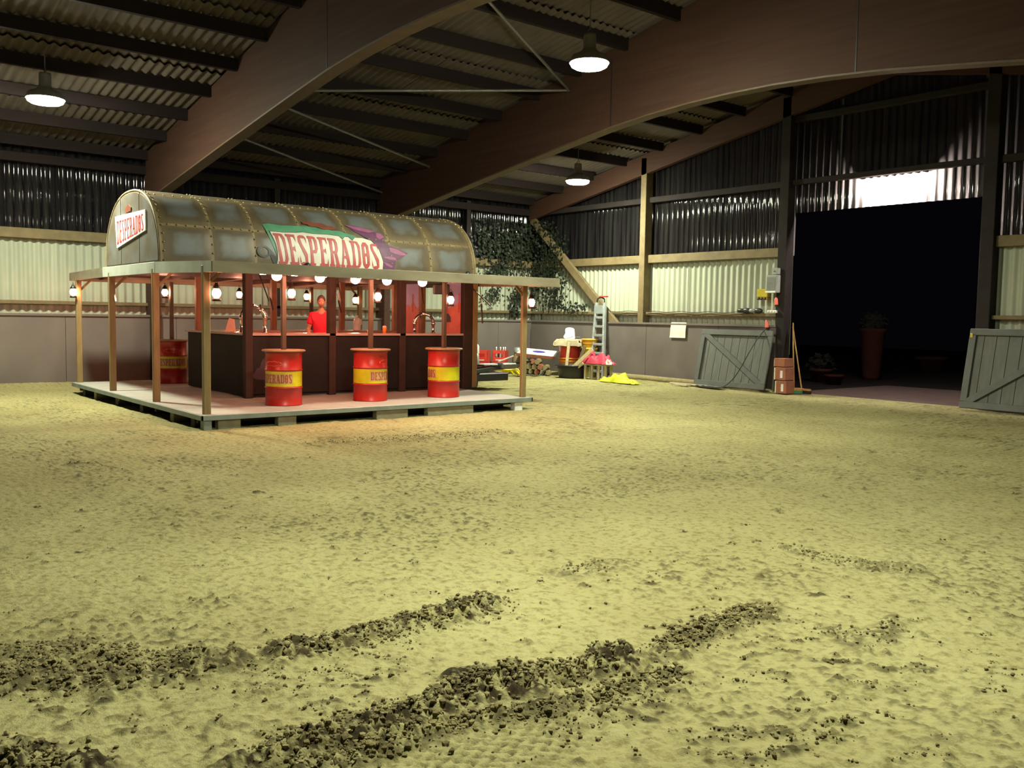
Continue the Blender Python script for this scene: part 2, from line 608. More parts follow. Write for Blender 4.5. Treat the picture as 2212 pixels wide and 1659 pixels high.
    msk = np.clip(1 - np.abs(t_ + .05) / .22, 0, 1) ** .5 * np.clip((s_ + .2) * 4, 0, 1) * np.clip((np.linalg.norm(b - a) + .05 - s_) * 4, 0, 1)
    ph = s_ / .085 + .35 * np.sin(t_ / .075 * 2 * PI)
    gr = np.exp(-((ph - np.round(ph)) / .13) ** 2)
    z = z * (1 - .85 * msk) - msk * gr * .022
    damp_shade = damp_shade * (1 - .8 * msk)
    damp_shade = np.maximum(damp_shade, msk * gr * .8)
    # berm against the kickboards
    z += .14 * np.clip(1 - (X - XL - .15) / .7, 0, 1) ** 2 + .06 * np.clip(1 - (YE - .4 - Y) / .5, 0, 1) ** 2 * (X < -13)
    # smooth far away where the grid is coarse
    under = (X > -20.2) & (X < -12.6) & (Y > 4.6) & (Y < 11.1)
    z = np.where(under, np.minimum(z, .02), z)
    z *= np.clip((YE + .05 - Y) / .3, 0, 1) * np.where((X > -12.9) & (X < -8.2), 1, 1)
    nx, ny = X.shape
    co = np.stack([X, Y, z], -1).reshape(-1, 3).astype(np.float32)
    i = np.arange(nx * ny).reshape(nx, ny)
    q = np.stack([i[:-1, :-1], i[1:, :-1], i[1:, 1:], i[:-1, 1:]], -1).reshape(-1, 4).astype(np.int32)
    me = bpy.data.meshes.new('floor')
    me.vertices.add(len(co))
    me.vertices.foreach_set('co', co.ravel())
    me.loops.add(q.size)
    me.loops.foreach_set('vertex_index', q.ravel())
    me.polygons.add(len(q))
    me.polygons.foreach_set('loop_start', np.arange(0, q.size, 4, dtype=np.int32))
    me.polygons.foreach_set('use_smooth', np.ones(len(q), dtype=bool))
    me.update(calc_edges=True)
    a_ = me.attributes.new('damp_shade', 'FLOAT', 'POINT')
    a_.data.foreach_set('value', np.clip(damp_shade, 0, 1).ravel().astype(np.float32))
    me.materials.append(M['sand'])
    o = mesh_obj('floor', me)
    tag(o, 'pale yellow riding arena sand with churned wheel tracks', kind='structure')
    # loose crumbs of turned sand lying along the tracks
    bm = bmesh.new()
    bmesh.ops.create_icosphere(bm, subdivisions=1, radius=1)
    bv = np.array([v.co[:] for v in bm.verts])
    bf = np.array([[v.index for v in f.verts] for f in bm.faces])
    bm.free()
    rs = np.random.RandomState(8)
    pos, siz = [], []
    for P, wd, dark, solid in tracks:
        L = np.hypot(*np.diff(P, axis=0).T)
        n_ = int(L.sum() * (900 if solid > .4 else 260) * min(1, wd / .15)) + (2 if solid == 0 else 0)
        for _ in range(n_):
            k = rs.choice(len(L), p=L / L.sum())
            p = P[k] + (P[k + 1] - P[k]) * rs.rand() + rs.randn(2) * wd * .42
            pos.append(p)
            siz.append((.0045 + .011 * rs.rand() ** 3) * (1 if solid > .4 else .75))
    pos, siz = np.array(pos), np.array(siz)
    ii = np.clip(np.searchsorted(gx, pos[:, 0]), 0, nx - 1)
    jj = np.clip(np.searchsorted(gy, pos[:, 1]), 0, ny - 1)
    ctr = np.stack([pos[:, 0], pos[:, 1], z[ii, jj] + siz * .35], -1)
    V = bv[None] * siz[:, None, None] * (1 + .35 * rs.uniform(-1, 1, (len(siz), len(bv), 1))) * np.array([1, 1, .8]) + ctr[:, None, :]
    F = bf[None] + (np.arange(len(siz)) * len(bv))[:, None, None]
    me = bpy.data.meshes.new('sand_clods')
    me.from_pydata(V.reshape(-1, 3).tolist(), [], F.reshape(-1, 3).tolist())
    me.materials.append(M['clod'])
    c = mesh_obj('sand_clods', me, o)
    c['kind'] = 'stuff'
    return o


build_floor()
g = MB().box((-40, YE + .10, -.25), (20, 60, -.06)).build('ground', 'yard')
tag(g, 'dark yard surface outside the open doorway', kind='structure')
g = MB().box((-12.9, YE + .10, -.2), (-8.2, YE + 4.8, -.01), ch=.01).build('trim_1', 'concrete')
tag(g, 'brown concrete apron outside the open doorway', kind='structure')

# ------------------------------------------------------------------ corrugated sheets
PITCH, AMP = .177, .026


def sheet_mesh(name, pos_fn, width, lo, hi, mt, thick_dir=1, seg=8):
    """pos_fn(a, off, t): a along the sheet's width, off corrugation offset, t in 0..1 bottom to top"""
    n = int(round(width / PITCH * seg))
    v, f = [], []
    for i in range(n + 1):
        a = width * i / n
        off = AMP * math.cos(2 * PI * a / PITCH)
        v.append(pos_fn(a, off, 0))
        v.append(pos_fn(a, off, 1))
    for i in range(n):
        f.append((2 * i, 2 * i + 2, 2 * i + 3, 2 * i + 1))
    me = bpy.data.meshes.new(name)
    me.from_pydata(v, [], f)
    me.polygons.foreach_set('use_smooth', [True] * len(f))
    me.materials.append(M[mt])
    return me


SW = 6 * PITCH
rnd = random.Random(3)


def clad(parent, axis, pos, sgn, a0, a1, z0, z1, mt, name='cladding_sheet', topfn=None):
    """upright sheets side by side; axis 'x' or 'y' is the running direction"""
    a, share = a0, {}
    while a < a1 - .02:
        wd = min(SW, a1 - a)
        full = abs(wd - SW) < 1e-4 and topfn is None
        if full and 'm' in share:
            me = share['m']
        else:
            def fn(u, off, t, a=a):
                top = z1 if topfn is None else topfn(a + u)
                h = z0 + (top - z0) * t
                return (u, sgn * off, h) if axis == 'x' else (sgn * off, u, h)
            me = sheet_mesh(name, fn, wd, z0, z1, mt)
            if full:
                share['m'] = me
        jit = rnd.uniform(-.004, .004)
        tilt = rnd.uniform(-.004, .004)
        if axis == 'x':
            mesh_obj(name, me, parent, (a, pos + jit, 0), (tilt, 0, tilt))
        else:
            mesh_obj(name, me, parent, (pos + jit, a, 0), (0, tilt, tilt))
        a += wd


def boards(parent, axis, face, depth_sgn, a0, a1, h, w_=2.44, t=.035, mt='kick', name='kickboard_panel'):
    a = a0
    while a < a1 - .05:
        b = min(a + w_, a1)
        if axis == 'y':
            MB().box((face, a + .004, -.1), (face - depth_sgn * t, b - .004, h), ch=.004).build(name, mt, parent)
        else:
            MB().box((a + .004, face, -.1), (b - .004, face + depth_sgn * t, h), ch=.004).build(name, mt, parent)
        a = b


# left long wall
wl = empty('wall_left', (0, 0, 0))
tag(wl, 'long side wall of corrugated sheets above grey kickboards', kind='structure')
clad(wl, 'y', XL, 1, YB, YE, .9, 3.36, 'whitesheet')
clad(wl, 'y', XL - .04, 1, YB, YE, 3.25, 5.34, 'clearsheet')
boards(wl, 'y', XL + .32, 1, YB, YE - .32, KICK)
MB().box((XL + .04, YB, KICK - .05), (XL + .36, YE - .32, KICK - .01)).build('kickboard_cap', 'kick', wl)
MB().box((XL + .03, YB, 1.80), (XL + .20, YE, 1.88), ch=.008).build('rail', 'timber', wl)
MB().box((XL + .03, YB, 3.22), (XL + .17, YE, 3.44), ch=.01).build('rail', 'timber', wl)
MB().box((XL + .03, YB, 4.84), (XL + .22, YE, 5.04), ch=.01).build('rail', 'purlin', wl)
for y in (10.15, 16.2, 3.3):
    MB().box((XL + .03, y - .07, 0), (XL + .20, y + .07, 5.1)).build('wall_post', 'darktimber', wl)

# far end wall with the doorway
we = empty('wall_end', (0, 0, 0))
tag(we, 'gable end wall of corrugated sheets with a tall open doorway', kind='structure')
DX0, DX1, DZ = -12.75, -8.32, 4.25


def gable(x):
    return zroof(x) + .16


clad(we, 'x', YE, -1, XL, DX0, .9, 3.36, 'whitesheet')
clad(we, 'x', YE, -1, DX1, XR, .9, 3.36, 'whitesheet')
clad(we, 'x', YE + .04, -1, XL, DX0, 3.25, 5, 'clearsheet', topfn=gable)
clad(we, 'x', YE + .04, -1, DX0, DX1, DZ, 5, 'clearsheet', topfn=gable)
clad(we, 'x', YE + .04, -1, DX1, XR, 3.25, 5, 'clearsheet', topfn=gable)
boards(we, 'x', YE - .32, 1, XL + .32, -12.95, KICK)
boards(we, 'x', YE - .32, 1, -8.1, XR, KICK)
MB().box((XL + .32, YE - .36, KICK - .05), (-12.95, YE - .04, KICK - .01)).build('kickboard_cap', 'kick', we)
MB().box((-8.1, YE - .36, KICK - .05), (XR, YE - .04, KICK - .01)).build('kickboard_cap', 'kick', we)
for a, b in ((XL + .2, -17.46), (-17.26, -13.0), (-8.1, XR)):
    MB().box((a, YE - .20, 1.80), (b, YE - .03, 1.88), ch=.008).build('rail', 'timber', we)
    MB().box((a, YE - .17, 3.22), (b, YE - .03, 3.44), ch=.01).build('rail', 'timber', we)
    MB().box((a, YE - .17, 4.85), (b, YE - .03, 5.0), ch=.01).build('rail', 'darktimber', we)
MB().box((DX0, YE - .17, 4.88), (DX1, YE - .03, 5.0), ch=.01).build('rail', 'darktimber', we)
MB().box((-12.8, YE - .17, 6.33), (-8.2, YE - .03, 6.47), ch=.01).build('rail', 'darktimber', we)
for x, wd, mt in ((-17.36, .20, 'timber'), (-12.88, .24, 'darktimber'), (-8.20, .26, 'darktimber'), (-3.8, .2, 'timber')):
    MB().box((x - wd / 2, YE - .30, -.05), (x + wd / 2, YE - .02, zroof(x)), ch=.01).build('wall_post', mt, we)
# flat diagonal brace in the corner
MB().bar((-22.1, YE - .24, 4.75), (-18.25, YE - .24, 1.45), .24, .10, up=(0, 1, 0), ch=.01).build('corner_brace', 'timber', we)
# walls outside the picture that close the hall
wr = empty('wall_right', (0, 0, 0))
tag(wr, 'long side wall of corrugated sheets behind the viewer', kind='structure')
boards(wr, 'y', XR - .32, -1, YB, YE - .32, KICK, w_=6)
MB().box((XR, YB, .5), (XR + .05, YE, 3.3)).build('wall_skin', 'whitesheet', wr)
MB().box((XR, YB, 3.3), (XR + .05, YE, 5.34)).build('wall_skin', 'clearsheet', wr)
wb = empty('wall_rear', (0, 0, 0))
tag(wb, 'opposite end wall of the hall', kind='structure')
boards(wb, 'x', YB + .32, -1, XL, XR, KICK, w_=6)
MB().box((XL, YB - .05, .5), (XR, YB, 3.3)).build('wall_skin', 'whitesheet', wb)
MB().prism([(XL, 3.3), (XR, 3.3), (XR, 5.3), (XRIDGE, 7.6), (XL, 5.3)], lambda a, b, h: (a, YB - h, b), .05).build('wall_skin', 'clearsheet', wb)

# ------------------------------------------------------------------ roof
ce = empty('ceiling', (0, 0, 0))
tag(ce, 'pitched roof of corrugated sheets on dark purlins and brown beams', kind='structure')
ang = math.atan(SLOPE)
HALF = XRIDGE - XL
ROWS = 5
RL = (HALF + .3) / ROWS
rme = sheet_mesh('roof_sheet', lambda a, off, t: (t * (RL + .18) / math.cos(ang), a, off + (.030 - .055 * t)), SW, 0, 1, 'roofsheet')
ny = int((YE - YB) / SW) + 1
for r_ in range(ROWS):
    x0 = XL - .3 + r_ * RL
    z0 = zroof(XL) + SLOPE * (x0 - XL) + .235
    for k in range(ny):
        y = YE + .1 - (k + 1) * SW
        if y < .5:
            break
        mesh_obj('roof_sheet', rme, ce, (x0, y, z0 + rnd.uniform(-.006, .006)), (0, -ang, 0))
    # the stretch behind the viewer
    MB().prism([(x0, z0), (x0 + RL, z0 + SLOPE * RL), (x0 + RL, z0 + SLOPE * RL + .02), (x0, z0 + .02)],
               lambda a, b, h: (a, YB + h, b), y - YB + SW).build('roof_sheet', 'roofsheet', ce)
for r_ in range(ROWS):
    x0 = XR + .3 - r_ * RL
    z0 = zroof(XR) + SLOPE * (XR - x0) + .235
    for k in range(ny):
        y = YE + .1 - k * SW
        if r_ < 3:
            break
        if y < 6.5:
            break
        mesh_obj('roof_sheet', rme, ce, (x0, y, z0), (0, -ang, PI))
    lim = 6.5 if r_ >= 3 else YE
    MB().prism([(x0, z0), (x0 - RL, z0 + SLOPE * RL), (x0 - RL, z0 + SLOPE * RL + .02), (x0, z0 + .02)],
               lambda a, b, h: (a, YB + h, b), lim - YB).build('roof_sheet', 'roofsheet', ce)
FR = [YE - .16, 13.25, 7.0, .72, -5.6, YB + .2]
pxs = [-21.98 + 1.31 * i for i in range(9)]
pxs += [2 * XRIDGE - x for x in pxs]
for x in pxs:
    for a, b in zip(FR[:-1], FR[1:]):
        if b < 0 and x > XRIDGE:
            continue
        zb = zroof(x)
        MB().box((x - .05, b + .11, zb - .02), (x + .05, a - .11, zb + .20)).build('purlin', 'purlin', ce)


def beam(y, t=.22):
    prof = [(XL + .2, 4.25), (-21.3, 4.36), (-17.35, 4.94), (-14.6, 5.32), (-13.2, 5.50), (-12.2, 5.59), (-11.2, 5.645), (XRIDGE, 5.66)]
    bot = prof + [(2 * XRIDGE - x, z) for x, z in prof[-2::-1]]
    top = [(XR - .2, zroof(XR) + .17), (XRIDGE, zroof(XRIDGE) + .17), (XL + .2, zroof(XL) + .17)]
    mb = MB()
    n = len(bot)
    # strips so that the faces stay planar and convex
    tz = lambda x: zroof(x) + .17
    for (xa, za), (xb, zb_) in zip(bot[:-1], bot[1:]):
        v = [(xa, y - t / 2, za), (xb, y - t / 2, zb_), (xb, y - t / 2, tz(xb)), (xa, y - t / 2, tz(xa)),
             (xa, y + t / 2, za), (xb, y + t / 2, zb_), (xb, y + t / 2, tz(xb)), (xa, y + t / 2, tz(xa))]
        mb.add(v, [(0, 1, 2, 3), (7, 6, 5, 4), (0, 4, 5, 1), (3, 2, 6, 7)])
    o = mb.build('roof_beam', 'glulam', ce)
    for x, s in ((XL + .05, 1), (XR - .05, -1)):
        MB().box((x, y - .1, 0), (x + s * .42, y + .1, 4.9), ch=.012).build('beam_leg', 'glulam', o)
    for x in (-13.2, XRIDGE + 2.9 - .5):
        MB().box((x - .012, y - t / 2 - .006, 5.52), (x + .012, y + t / 2 + .006, zroof(x))).build('beam_joint', 'black', o)
    # pale lower lip in a slightly lighter brown
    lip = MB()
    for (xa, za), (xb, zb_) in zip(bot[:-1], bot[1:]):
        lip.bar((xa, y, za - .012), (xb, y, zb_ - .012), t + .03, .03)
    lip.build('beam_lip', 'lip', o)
    return o


for y in FR[1:5]:
    beam(y)
# straight rafter on the end wall
for s in (1, -1):
    pts = [(XL + .1, 4.70), (XRIDGE, 4.70 + .187 * HALF), (XRIDGE, zroof(XRIDGE) + .1), (XL + .1, zroof(XL) + .1)]
    pts = [(x if s > 0 else 2 * XRIDGE - x, z) for x, z in pts]
    MB().prism(pts, lambda a, b, h: (a, YE - .30 + h, b), .14).build('gable_rafter', 'glulam', ce)
rod = [((-17.1, 7.2, 5.92), (-14.4, 13.1, 6.42)), ((-11.0, 7.2, 7.05), (-14.4, 13.1, 6.42)), ((-19.0, 7.2, 5.56), (-21.9, 13.1, 5.02)), ((-17.1, 7.2, 5.92), (-19.6, 13.1, 5.45))]
for p, q in rod:
    MB().tube([p, q], .028, 6).build('brace_rod', 'steel', ce)

# ------------------------------------------------------------------ high bay lamps


def make_lamp():
    root = empty('high_bay_lamp')
    MB().lathe([(.001, .34), (.09, .34), (.10, .30), (.10, .12), (.15, .06), (.28, .0), (.312, -.09), (.318, -.105), (.308, -.105), (.275, -.01), (.001, -.005)], 24).build('housing', 'lampmetal', root)
    MB().lathe([(.290, -.06), (.297, -.115), (.285, -.150), (.235, -.178), (.14, -.192), (.001, -.197)], 24).build('lens', 'lens', root)
    MB().tube([(-.05, 0, .34), (-.04, 0, .40), (0, 0, .43), (.04, 0, .40), (.05, 0, .34)], .008, 6).build('hook', 'steel', root)
    MB().tube([(0, 0, .42), (0, 0, 1.0)], .008, 6).build('chain', 'steel', root)
    return root


lamp0 = make_lamp()
LP = [((-17.74, 3.85, 5.44), 'glaring high bay lamp hanging over the white signed end of the kiosk roof'),
      ((-17.73, 16.5, 5.36), 'glaring high bay lamp hanging by the corner above the ivy'),
      ((-10.7, 10.15, 5.80), 'glaring high bay lamp hanging under the ridge between two brown beams'),
      ((-3.4, 3.7, 5.44), 'high bay lamp hanging above the churned wheel tracks')]
for i, (p, lb) in enumerate(LP):
    o = lamp0 if i == 0 else copy_tree(lamp0)
    o.location = p
    for ch in o.children:
        if ch.name.startswith('chain'):
            top = zroof(p[0]) + .1 - p[2]
            me = MB().tube([(0, 0, .42), (0, 0, top)], .008, 6)
            me_ = bpy.data.meshes.new('chain')
            me_.from_pydata(me.v, [], me.f)
            me_.materials.append(M['steel'])
            ch.data = me_
    tag(o, lb, 'lamp', 'high bay lamps under the roof')

# floodlight outside above the doorway, shining through the clear sheets
fl = empty('floodlight', (-10.35, YE + .24, 4.80))
tag(fl, 'long outdoor floodlight glowing through the clear sheets above the doorway', 'lamp')
MB().box((-.78, -.16, .05), (.78, .16, .14), ch=.01).build('housing', 'lampmetal', fl)
MB().box((-.72, -.03, -.03), (.72, .09, .045), ch=.01).build('tube', 'flood', fl)
MB().box((-.03, -.17, .07), (.03, -.05, .11)).build('bracket', 'lampmetal', fl)

# ------------------------------------------------------------------ slab letters
GL = {
    'D': (1.0, [[(0, 1), (.62, 1), (.62, .92), (0, .92)], [(.12, .92), (.42, .92), (.37, .55), (.42, .08), (.12, .08), (.17, .5)], [(0, .08), (.62, .08), (.62, 0), (0, 0)],
               [(.62, 1), (.80, .98), (.95, .84), (.70, .80), (.62, .90)], [(.70, .80), (.95, .84), (.93, .5), (.95, .16), (.70, .20), (.74, .5)], [(.62, 0), (.80, .02), (.95, .16), (.70, .20), (.62, .10)]]),
    'E': (.86, [[(0, 1), (.95, 1), (.95, .92), (0, .92)], [(.14, .92), (.48, .92), (.43, .55), (.48, .08), (.14, .08), (.19, .5)], [(0, .08), (.95, .08), (.95, 0), (0, 0)],
               [(.44, .57), (.75, .57), (.75, .47), (.44, .47)], [(.80, .92), (.95, .92), (.95, .74)], [(.80, .08), (.95, .26), (.95, .08)], [(.75, .64), (.75, .40), (.66, .47), (.66, .57)]]),
    'S': (.86, [[(.08, .95), (.30, 1), (.72, 1), (.92, .92), (.55, .90), (.32, .90)], [(.08, .95), (.32, .90), (.40, .72), (.05, .76)], [(.05, .76), (.40, .72), (.92, .36), (.62, .28)],
               [(.92, .36), (.62, .28), (.66, .10), (.92, .06)], [(.92, .06), (.66, .10), (.35, .10), (.10, .06), (.30, 0), (.74, 0)], [(.72, 1), (.92, .92), (.92, .70), (.80, .90)], [(.08, .08), (.08, .30), (.22, .10)]]),
    'P': (.90, [[(0, 1), (.60, 1), (.60, .92), (0, .92)], [(.12, .92), (.45, .92), (.40, .55), (.45, .08), (.12, .08), (.17, .5)], [(0, .08), (.62, .08), (.62, 0), (0, 0)],
               [(.60, 1), (.80, .98), (.95, .85), (.68, .82), (.60, .91)], [(.68, .82), (.95, .85), (.95, .56), (.68, .60)], [(.95, .56), (.68, .60), (.60, .51), (.42, .51), (.42, .42), (.78, .42)]]),
    'R': (.98, [[(0, 1), (.58, 1), (.58, .92), (0, .92)], [(.10, .92), (.42, .92), (.37, .55), (.42, .08), (.10, .08), (.15, .5)], [(0, .08), (.50, .08), (.50, 0), (0, 0)],
               [(.58, 1), (.76, .98), (.90, .86), (.64, .82), (.58, .91)], [(.64, .82), (.90, .86), (.90, .60), (.64, .62)], [(.90, .60), (.64, .62), (.58, .54), (.40, .54), (.40, .45), (.76, .45)],
               [(.50, .46), (.76, .46), (.95, .08), (.66, .08)], [(.60, .08), (1.02, .08), (1.02, 0), (.60, 0)]]),
    'A': (1.0, [[(.40, 1), (.62, 1), (.94, .08), (.64, .08)], [(.40, 1), (.50, .80), (.27, .08), (.12, .08)], [(.24, .40), (.70, .40), (.70, .31), (.24, .31)], [(0, .08), (.40, .08), (.40, 0), (0, 0)], [(.54, .08), (1.04, .08), (1.04, 0), (.54, 0)]]),
    'O': (.84, [[(.08, .88), (.30, 1), (.64, 1), (.88, .88), (.58, .84), (.38, .84)], [(.08, .88), (.38, .84), (.35, .5), (.38, .16), (.08, .12), (.05, .5)], [(.88, .88), (.58, .84), (.61, .5), (.58, .16), (.88, .12), (.91, .5)],
               [(.08, .12), (.38, .16), (.58, .16), (.88, .12), (.64, 0), (.30, 0)], [(.36, .56), (.60, .56), (.60, .45), (.36, .45)]]),
}
WORD = 'DESPERADOS'
WORDW = sum(GL[c][0] for c in WORD) + .05 * (len(WORD) - 1)


def word_polys():
    """per letter: list of polygons with u in 0..1 along the word and v in 0..1"""
    u, out = 0, []
    for c in WORD:
        wd, ps = GL[c]
        out.append([[((u + x * wd * .97) / WORDW, y) for x, y in p] for p in ps])
        u += wd + .05
    return out


def wrap(polys, fn, name, mt, parent, cuts_u=0, cuts_v=0, t=0.0):
    """flat polygons cut into a fine net and laid on a curved surface by fn(u, v)"""
    bm = bmesh.new()
    for p in polys:
        vs = [bm.verts.new((a, b, 0)) for a, b in p]
        try:
            bm.faces.new(vs)
        except ValueError:
            pass
    xs = [v.co.x for v in bm.verts]
    ys = [v.co.y for v in bm.verts]
    for cnt, lo, hi, no in ((cuts_u, min(xs), max(xs), (1, 0, 0)), (cuts_v, min(ys), max(ys), (0, 1, 0))):
        for k in range(1, cnt):
            c = lo + (hi - lo) * k / cnt
            bmesh.ops.bisect_plane(bm, geom=bm.verts[:] + bm.edges[:] + bm.faces[:], plane_co=(c, c, 0), plane_no=no)
    bmesh.ops.triangulate(bm, faces=bm.faces[:])
    for v in bm.verts:
        v.co = Vector(fn(v.co.x, v.co.y))
    me = bpy.data.meshes.new(name)
    bm.to_mesh(me)
    bm.free()
    me.materials.append(M[mt])
    return mesh_obj(name, me, parent)


# ------------------------------------------------------------------ bar kiosk
KX0, KX1, KY0, KY1 = -20.0, -12.80, 4.72, 10.90     # deck
DK = .22
TX0, TX1 = -18.0, -15.0                             # trailer body
kiosk = empty('bar_kiosk', (-16.4, 7.8, 0))
tag(kiosk, 'barrel-roofed bar kiosk with wooden deck, posts, canopy and riveted rusty metal roof', 'kiosk')
KO = Vector((-16.4, 7.8, 0))


def kb(mb, name, mt, parent=None):
    """build in world coordinates under the kiosk"""
    o = mb.build(name, mt, parent or kiosk)
    if parent is None:
        o.location = -KO
    return o


# deck panels
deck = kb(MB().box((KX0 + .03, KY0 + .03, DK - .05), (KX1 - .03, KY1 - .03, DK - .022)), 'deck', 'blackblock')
for a, b in ((KX0 + .02, TX0 - .01), (TX0 + .01, TX1 - .10), (TX1 - .08, KX1 - .02)):
    n = 5
    for k in range(n):
        y0 = KY0 + .02 + (KY1 - KY0 - .04) * k / n
        y1 = KY0 + .02 + (KY1 - KY0 - .04) * (k + 1) / n
        MB().box((a, y0 + .003, DK - .022), (b, y1 - .003, DK), ch=.003).build('deck_panel', 'deckply', deck)
for a, b in (((KX0, KY0, DK - .078), (KX1, KY0 + .03, DK - .004)), ((KX1 - .03, KY0, DK - .078), (KX1, KY1, DK - .004)), ((KX0, KY1 - .03, DK - .078), (KX1, KY1, DK - .004)), ((KX0, KY0, DK - .078), (KX0 + .03, KY1, DK - .004))):
    MB().box(a, b, ch=.004).build('deck_edge', 'decktrim', deck)
# blocks and dark joists below the deck
sup = [(4.76, .12, 0, 'decktrim'), (4.98, .34, .02, 'block'), (5.9, .30, .01, 'block'), (7.6, .60, .0, 'block'), (8.6, .70, .0, 'block'), (9.3, .26, 0, 'block'), (10.5, .18, .0, 'white')]
for y, wd, ins, mt in sup:
    kb(MB().box((KX1 - .16 - ins, y, -.05), (KX1 - .03 - ins, y + wd, DK - .08), ch=.006), 'support_block', mt)
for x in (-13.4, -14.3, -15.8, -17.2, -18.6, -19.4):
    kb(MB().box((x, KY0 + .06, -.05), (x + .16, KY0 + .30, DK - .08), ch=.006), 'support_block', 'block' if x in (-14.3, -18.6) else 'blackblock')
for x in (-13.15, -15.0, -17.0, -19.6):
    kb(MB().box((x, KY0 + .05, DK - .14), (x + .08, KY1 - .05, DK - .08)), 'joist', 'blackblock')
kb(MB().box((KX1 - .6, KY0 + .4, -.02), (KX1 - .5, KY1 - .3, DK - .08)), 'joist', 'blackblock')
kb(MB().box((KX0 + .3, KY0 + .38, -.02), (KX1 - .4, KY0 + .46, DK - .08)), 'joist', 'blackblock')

# canopy flaps, front and rear
CZ = 2.42
for nm, xo, xi, zo, zi in (('front', -12.58, TX1 - .02, 2.40, 2.47), ('rear', -20.35, TX0 + .02, 2.43, 2.47)):
    y0, y1 = 4.80, 11.30
    cv = MB()
    ya, yb = y0 + .031, y1 - .031
    v = [(xo, ya, zo - .03), (xi, ya, zi - .03), (xi, yb, zi - .03), (xo, yb, zo - .03), (xo, ya, zo), (xi, ya, zi), (xi, yb, zi), (xo, yb, zo)]
    cv.add(v, [(0, 1, 2, 3), (7, 6, 5, 4), (0, 4, 5, 1), (1, 5, 6, 2), (2, 6, 7, 3), (3, 7, 4, 0)])
    cn = kb(cv, 'canopy', 'canopy')
    MB().box((xo - .02, y0, zo - .15), (xo + .02, y1, zo + .01), ch=.004).build('fascia', 'fascia', cn)
    for y in (y0, y1):
        f = MB()
        t = .03 if y == y0 else -.03
        v = [(xo, y, zo - .15), (xi, y, zi - .17), (xi, y, zi + .01), (xo, y, zo + .01), (xo, y + t, zo - .15), (xi, y + t, zi - .17), (xi, y + t, zi + .01), (xo, y + t, zo + .01)]
        f.add(v, [(0, 1, 2, 3), (7, 6, 5, 4), (0, 4, 5, 1), (1, 5, 6, 2), (2, 6, 7, 3), (3, 7, 4, 0)])
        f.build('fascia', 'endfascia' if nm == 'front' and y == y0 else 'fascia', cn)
    for k in range(6):
        y = y0 + .6 + k * 1.05
        MB().bar((xo, y, zo - .07), (xi, y, zi - .07), .05, .07).build('rafter', 'canopy', cn)
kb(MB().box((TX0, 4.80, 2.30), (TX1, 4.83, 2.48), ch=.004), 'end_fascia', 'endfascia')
kb(MB().box((TX0, 11.27, 2.30), (TX1, 11.30, 2.48), ch=.004), 'end_fascia', 'fascia')
kb(MB().box((TX0, 4.84, 2.38), (TX1, 11.26, 2.44)), 'ceiling_plate', 'ceilingplate')
# posts around the deck
PO = [(-19.9, 4.85), (-17.58, 4.85), (-15.15, 4.85), (-12.95, 4.85), (-12.93, 10.76), (-19.1, 10.84), (-17.58, 10.9)]
for x, y in PO[:6]:
    top = 2.38 if -18 < x < -15 else 2.36
    kb(MB().box((x - .035, y - .055, DK - .03), (x + .035, y + .055, top), ch=.008), 'post', 'post')
    kb(MB().bar((x, y, 2.05), (x, y + (.28 if y < 8 else -.28), 2.34), .03, .04), 'knee_brace', 'post')
# dark body posts that stand along the counter
for y in (6.36, 7.95, 9.45):
    kb(MB().box((TX1 - .11, y - .07, DK), (TX1 + .02, y + .07, 2.40), ch=.01), 'body_post', 'darkpost')
kb(MB().box((TX1 - .10, 10.88, DK), (TX1 + .03, 11.24, 2.46), ch=.012), 'corner_panel', 'darkpost')
kb(MB().box((TX1 + .031, 11.10, DK + .02), (TX1 + .045, 11.22, 2.40), ch=.005), 'corner_strip', 'post')
for y in (6.58, 8.16, 9.75, 11.1):
    kb(MB().box((TX0 - .02, y - .055, DK), (TX0 + .09, y + .055, 2.40), ch=.01), 'rear_post', 'orangepost')
kb(MB().box((-16.86, 11.02, DK), (-16.74, 11.14, 2.40), ch=.01), 'rear_post', 'orangepost')
# gas struts that hold the flaps
for p, q in (((-17.72, 4.9, 2.30), (-17.50, 4.9, 1.86)), ((TX0 + .02, 8.02, 2.25), (TX0 + .1, 8.12, 1.75)), ((TX0 + .02, 9.6, 2.25), (TX0 + .1, 9.7, 1.72)), ((TX1, 11.3, 2.33), (TX1 + .1, 11.3, 1.55))):
    p, q = Vector(p), Vector(q)
    mid = (p + q) / 2
    st = kb(MB().tube([p, mid], .010, 6), 'gas_strut', 'chrome')
    MB().tube([mid, q], .018, 6).build('strut_barrel', 'white' if p.y < 6 else 'blackplastic', st)
for p, q in (((-14.98, 6.55, 2.34), (-14.5, 6.50, 1.90)), ((-15.05, 9.9, 2.34), (-14.7, 9.72, 1.92)), ((-15.0, 8.05, 2.34), (-14.7, 7.98, 1.9)), ((-15.0, 11.05, 2.3), (-14.6, 11.28, 1.9))):
    kb(MB().tube([p, q], .012, 6), 'flap_stay', 'blackplastic')

# counter: box shaped bar with dark fronts and a metallic top
CT = 1.34
cnt = kb(MB().box((TX1 - .08, 6.38, DK + .02), (TX1 - .05, 10.9, CT - .04)), 'counter', 'counterfront')
for a, b in ((6.38, 7.93), (7.95, 9.43), (9.45, 10.42), (10.44, 10.9)):
    MB().box((TX1 - .055, a, DK + .06), (TX1 - .03, b, CT - .05), ch=.006).build('front_panel', 'counterfront', cnt)
MB().box((TX0 + .03, 6.37, DK + .02), (TX1 - .06, 6.40, CT - .04), ch=.006).build('front_panel', 'counterfront', cnt)
MB().box((TX0 + .03, 6.39, DK + .02), (TX0 + .06, 10.9, CT - .04), ch=.006).build('front_panel', 'counterfront', cnt)
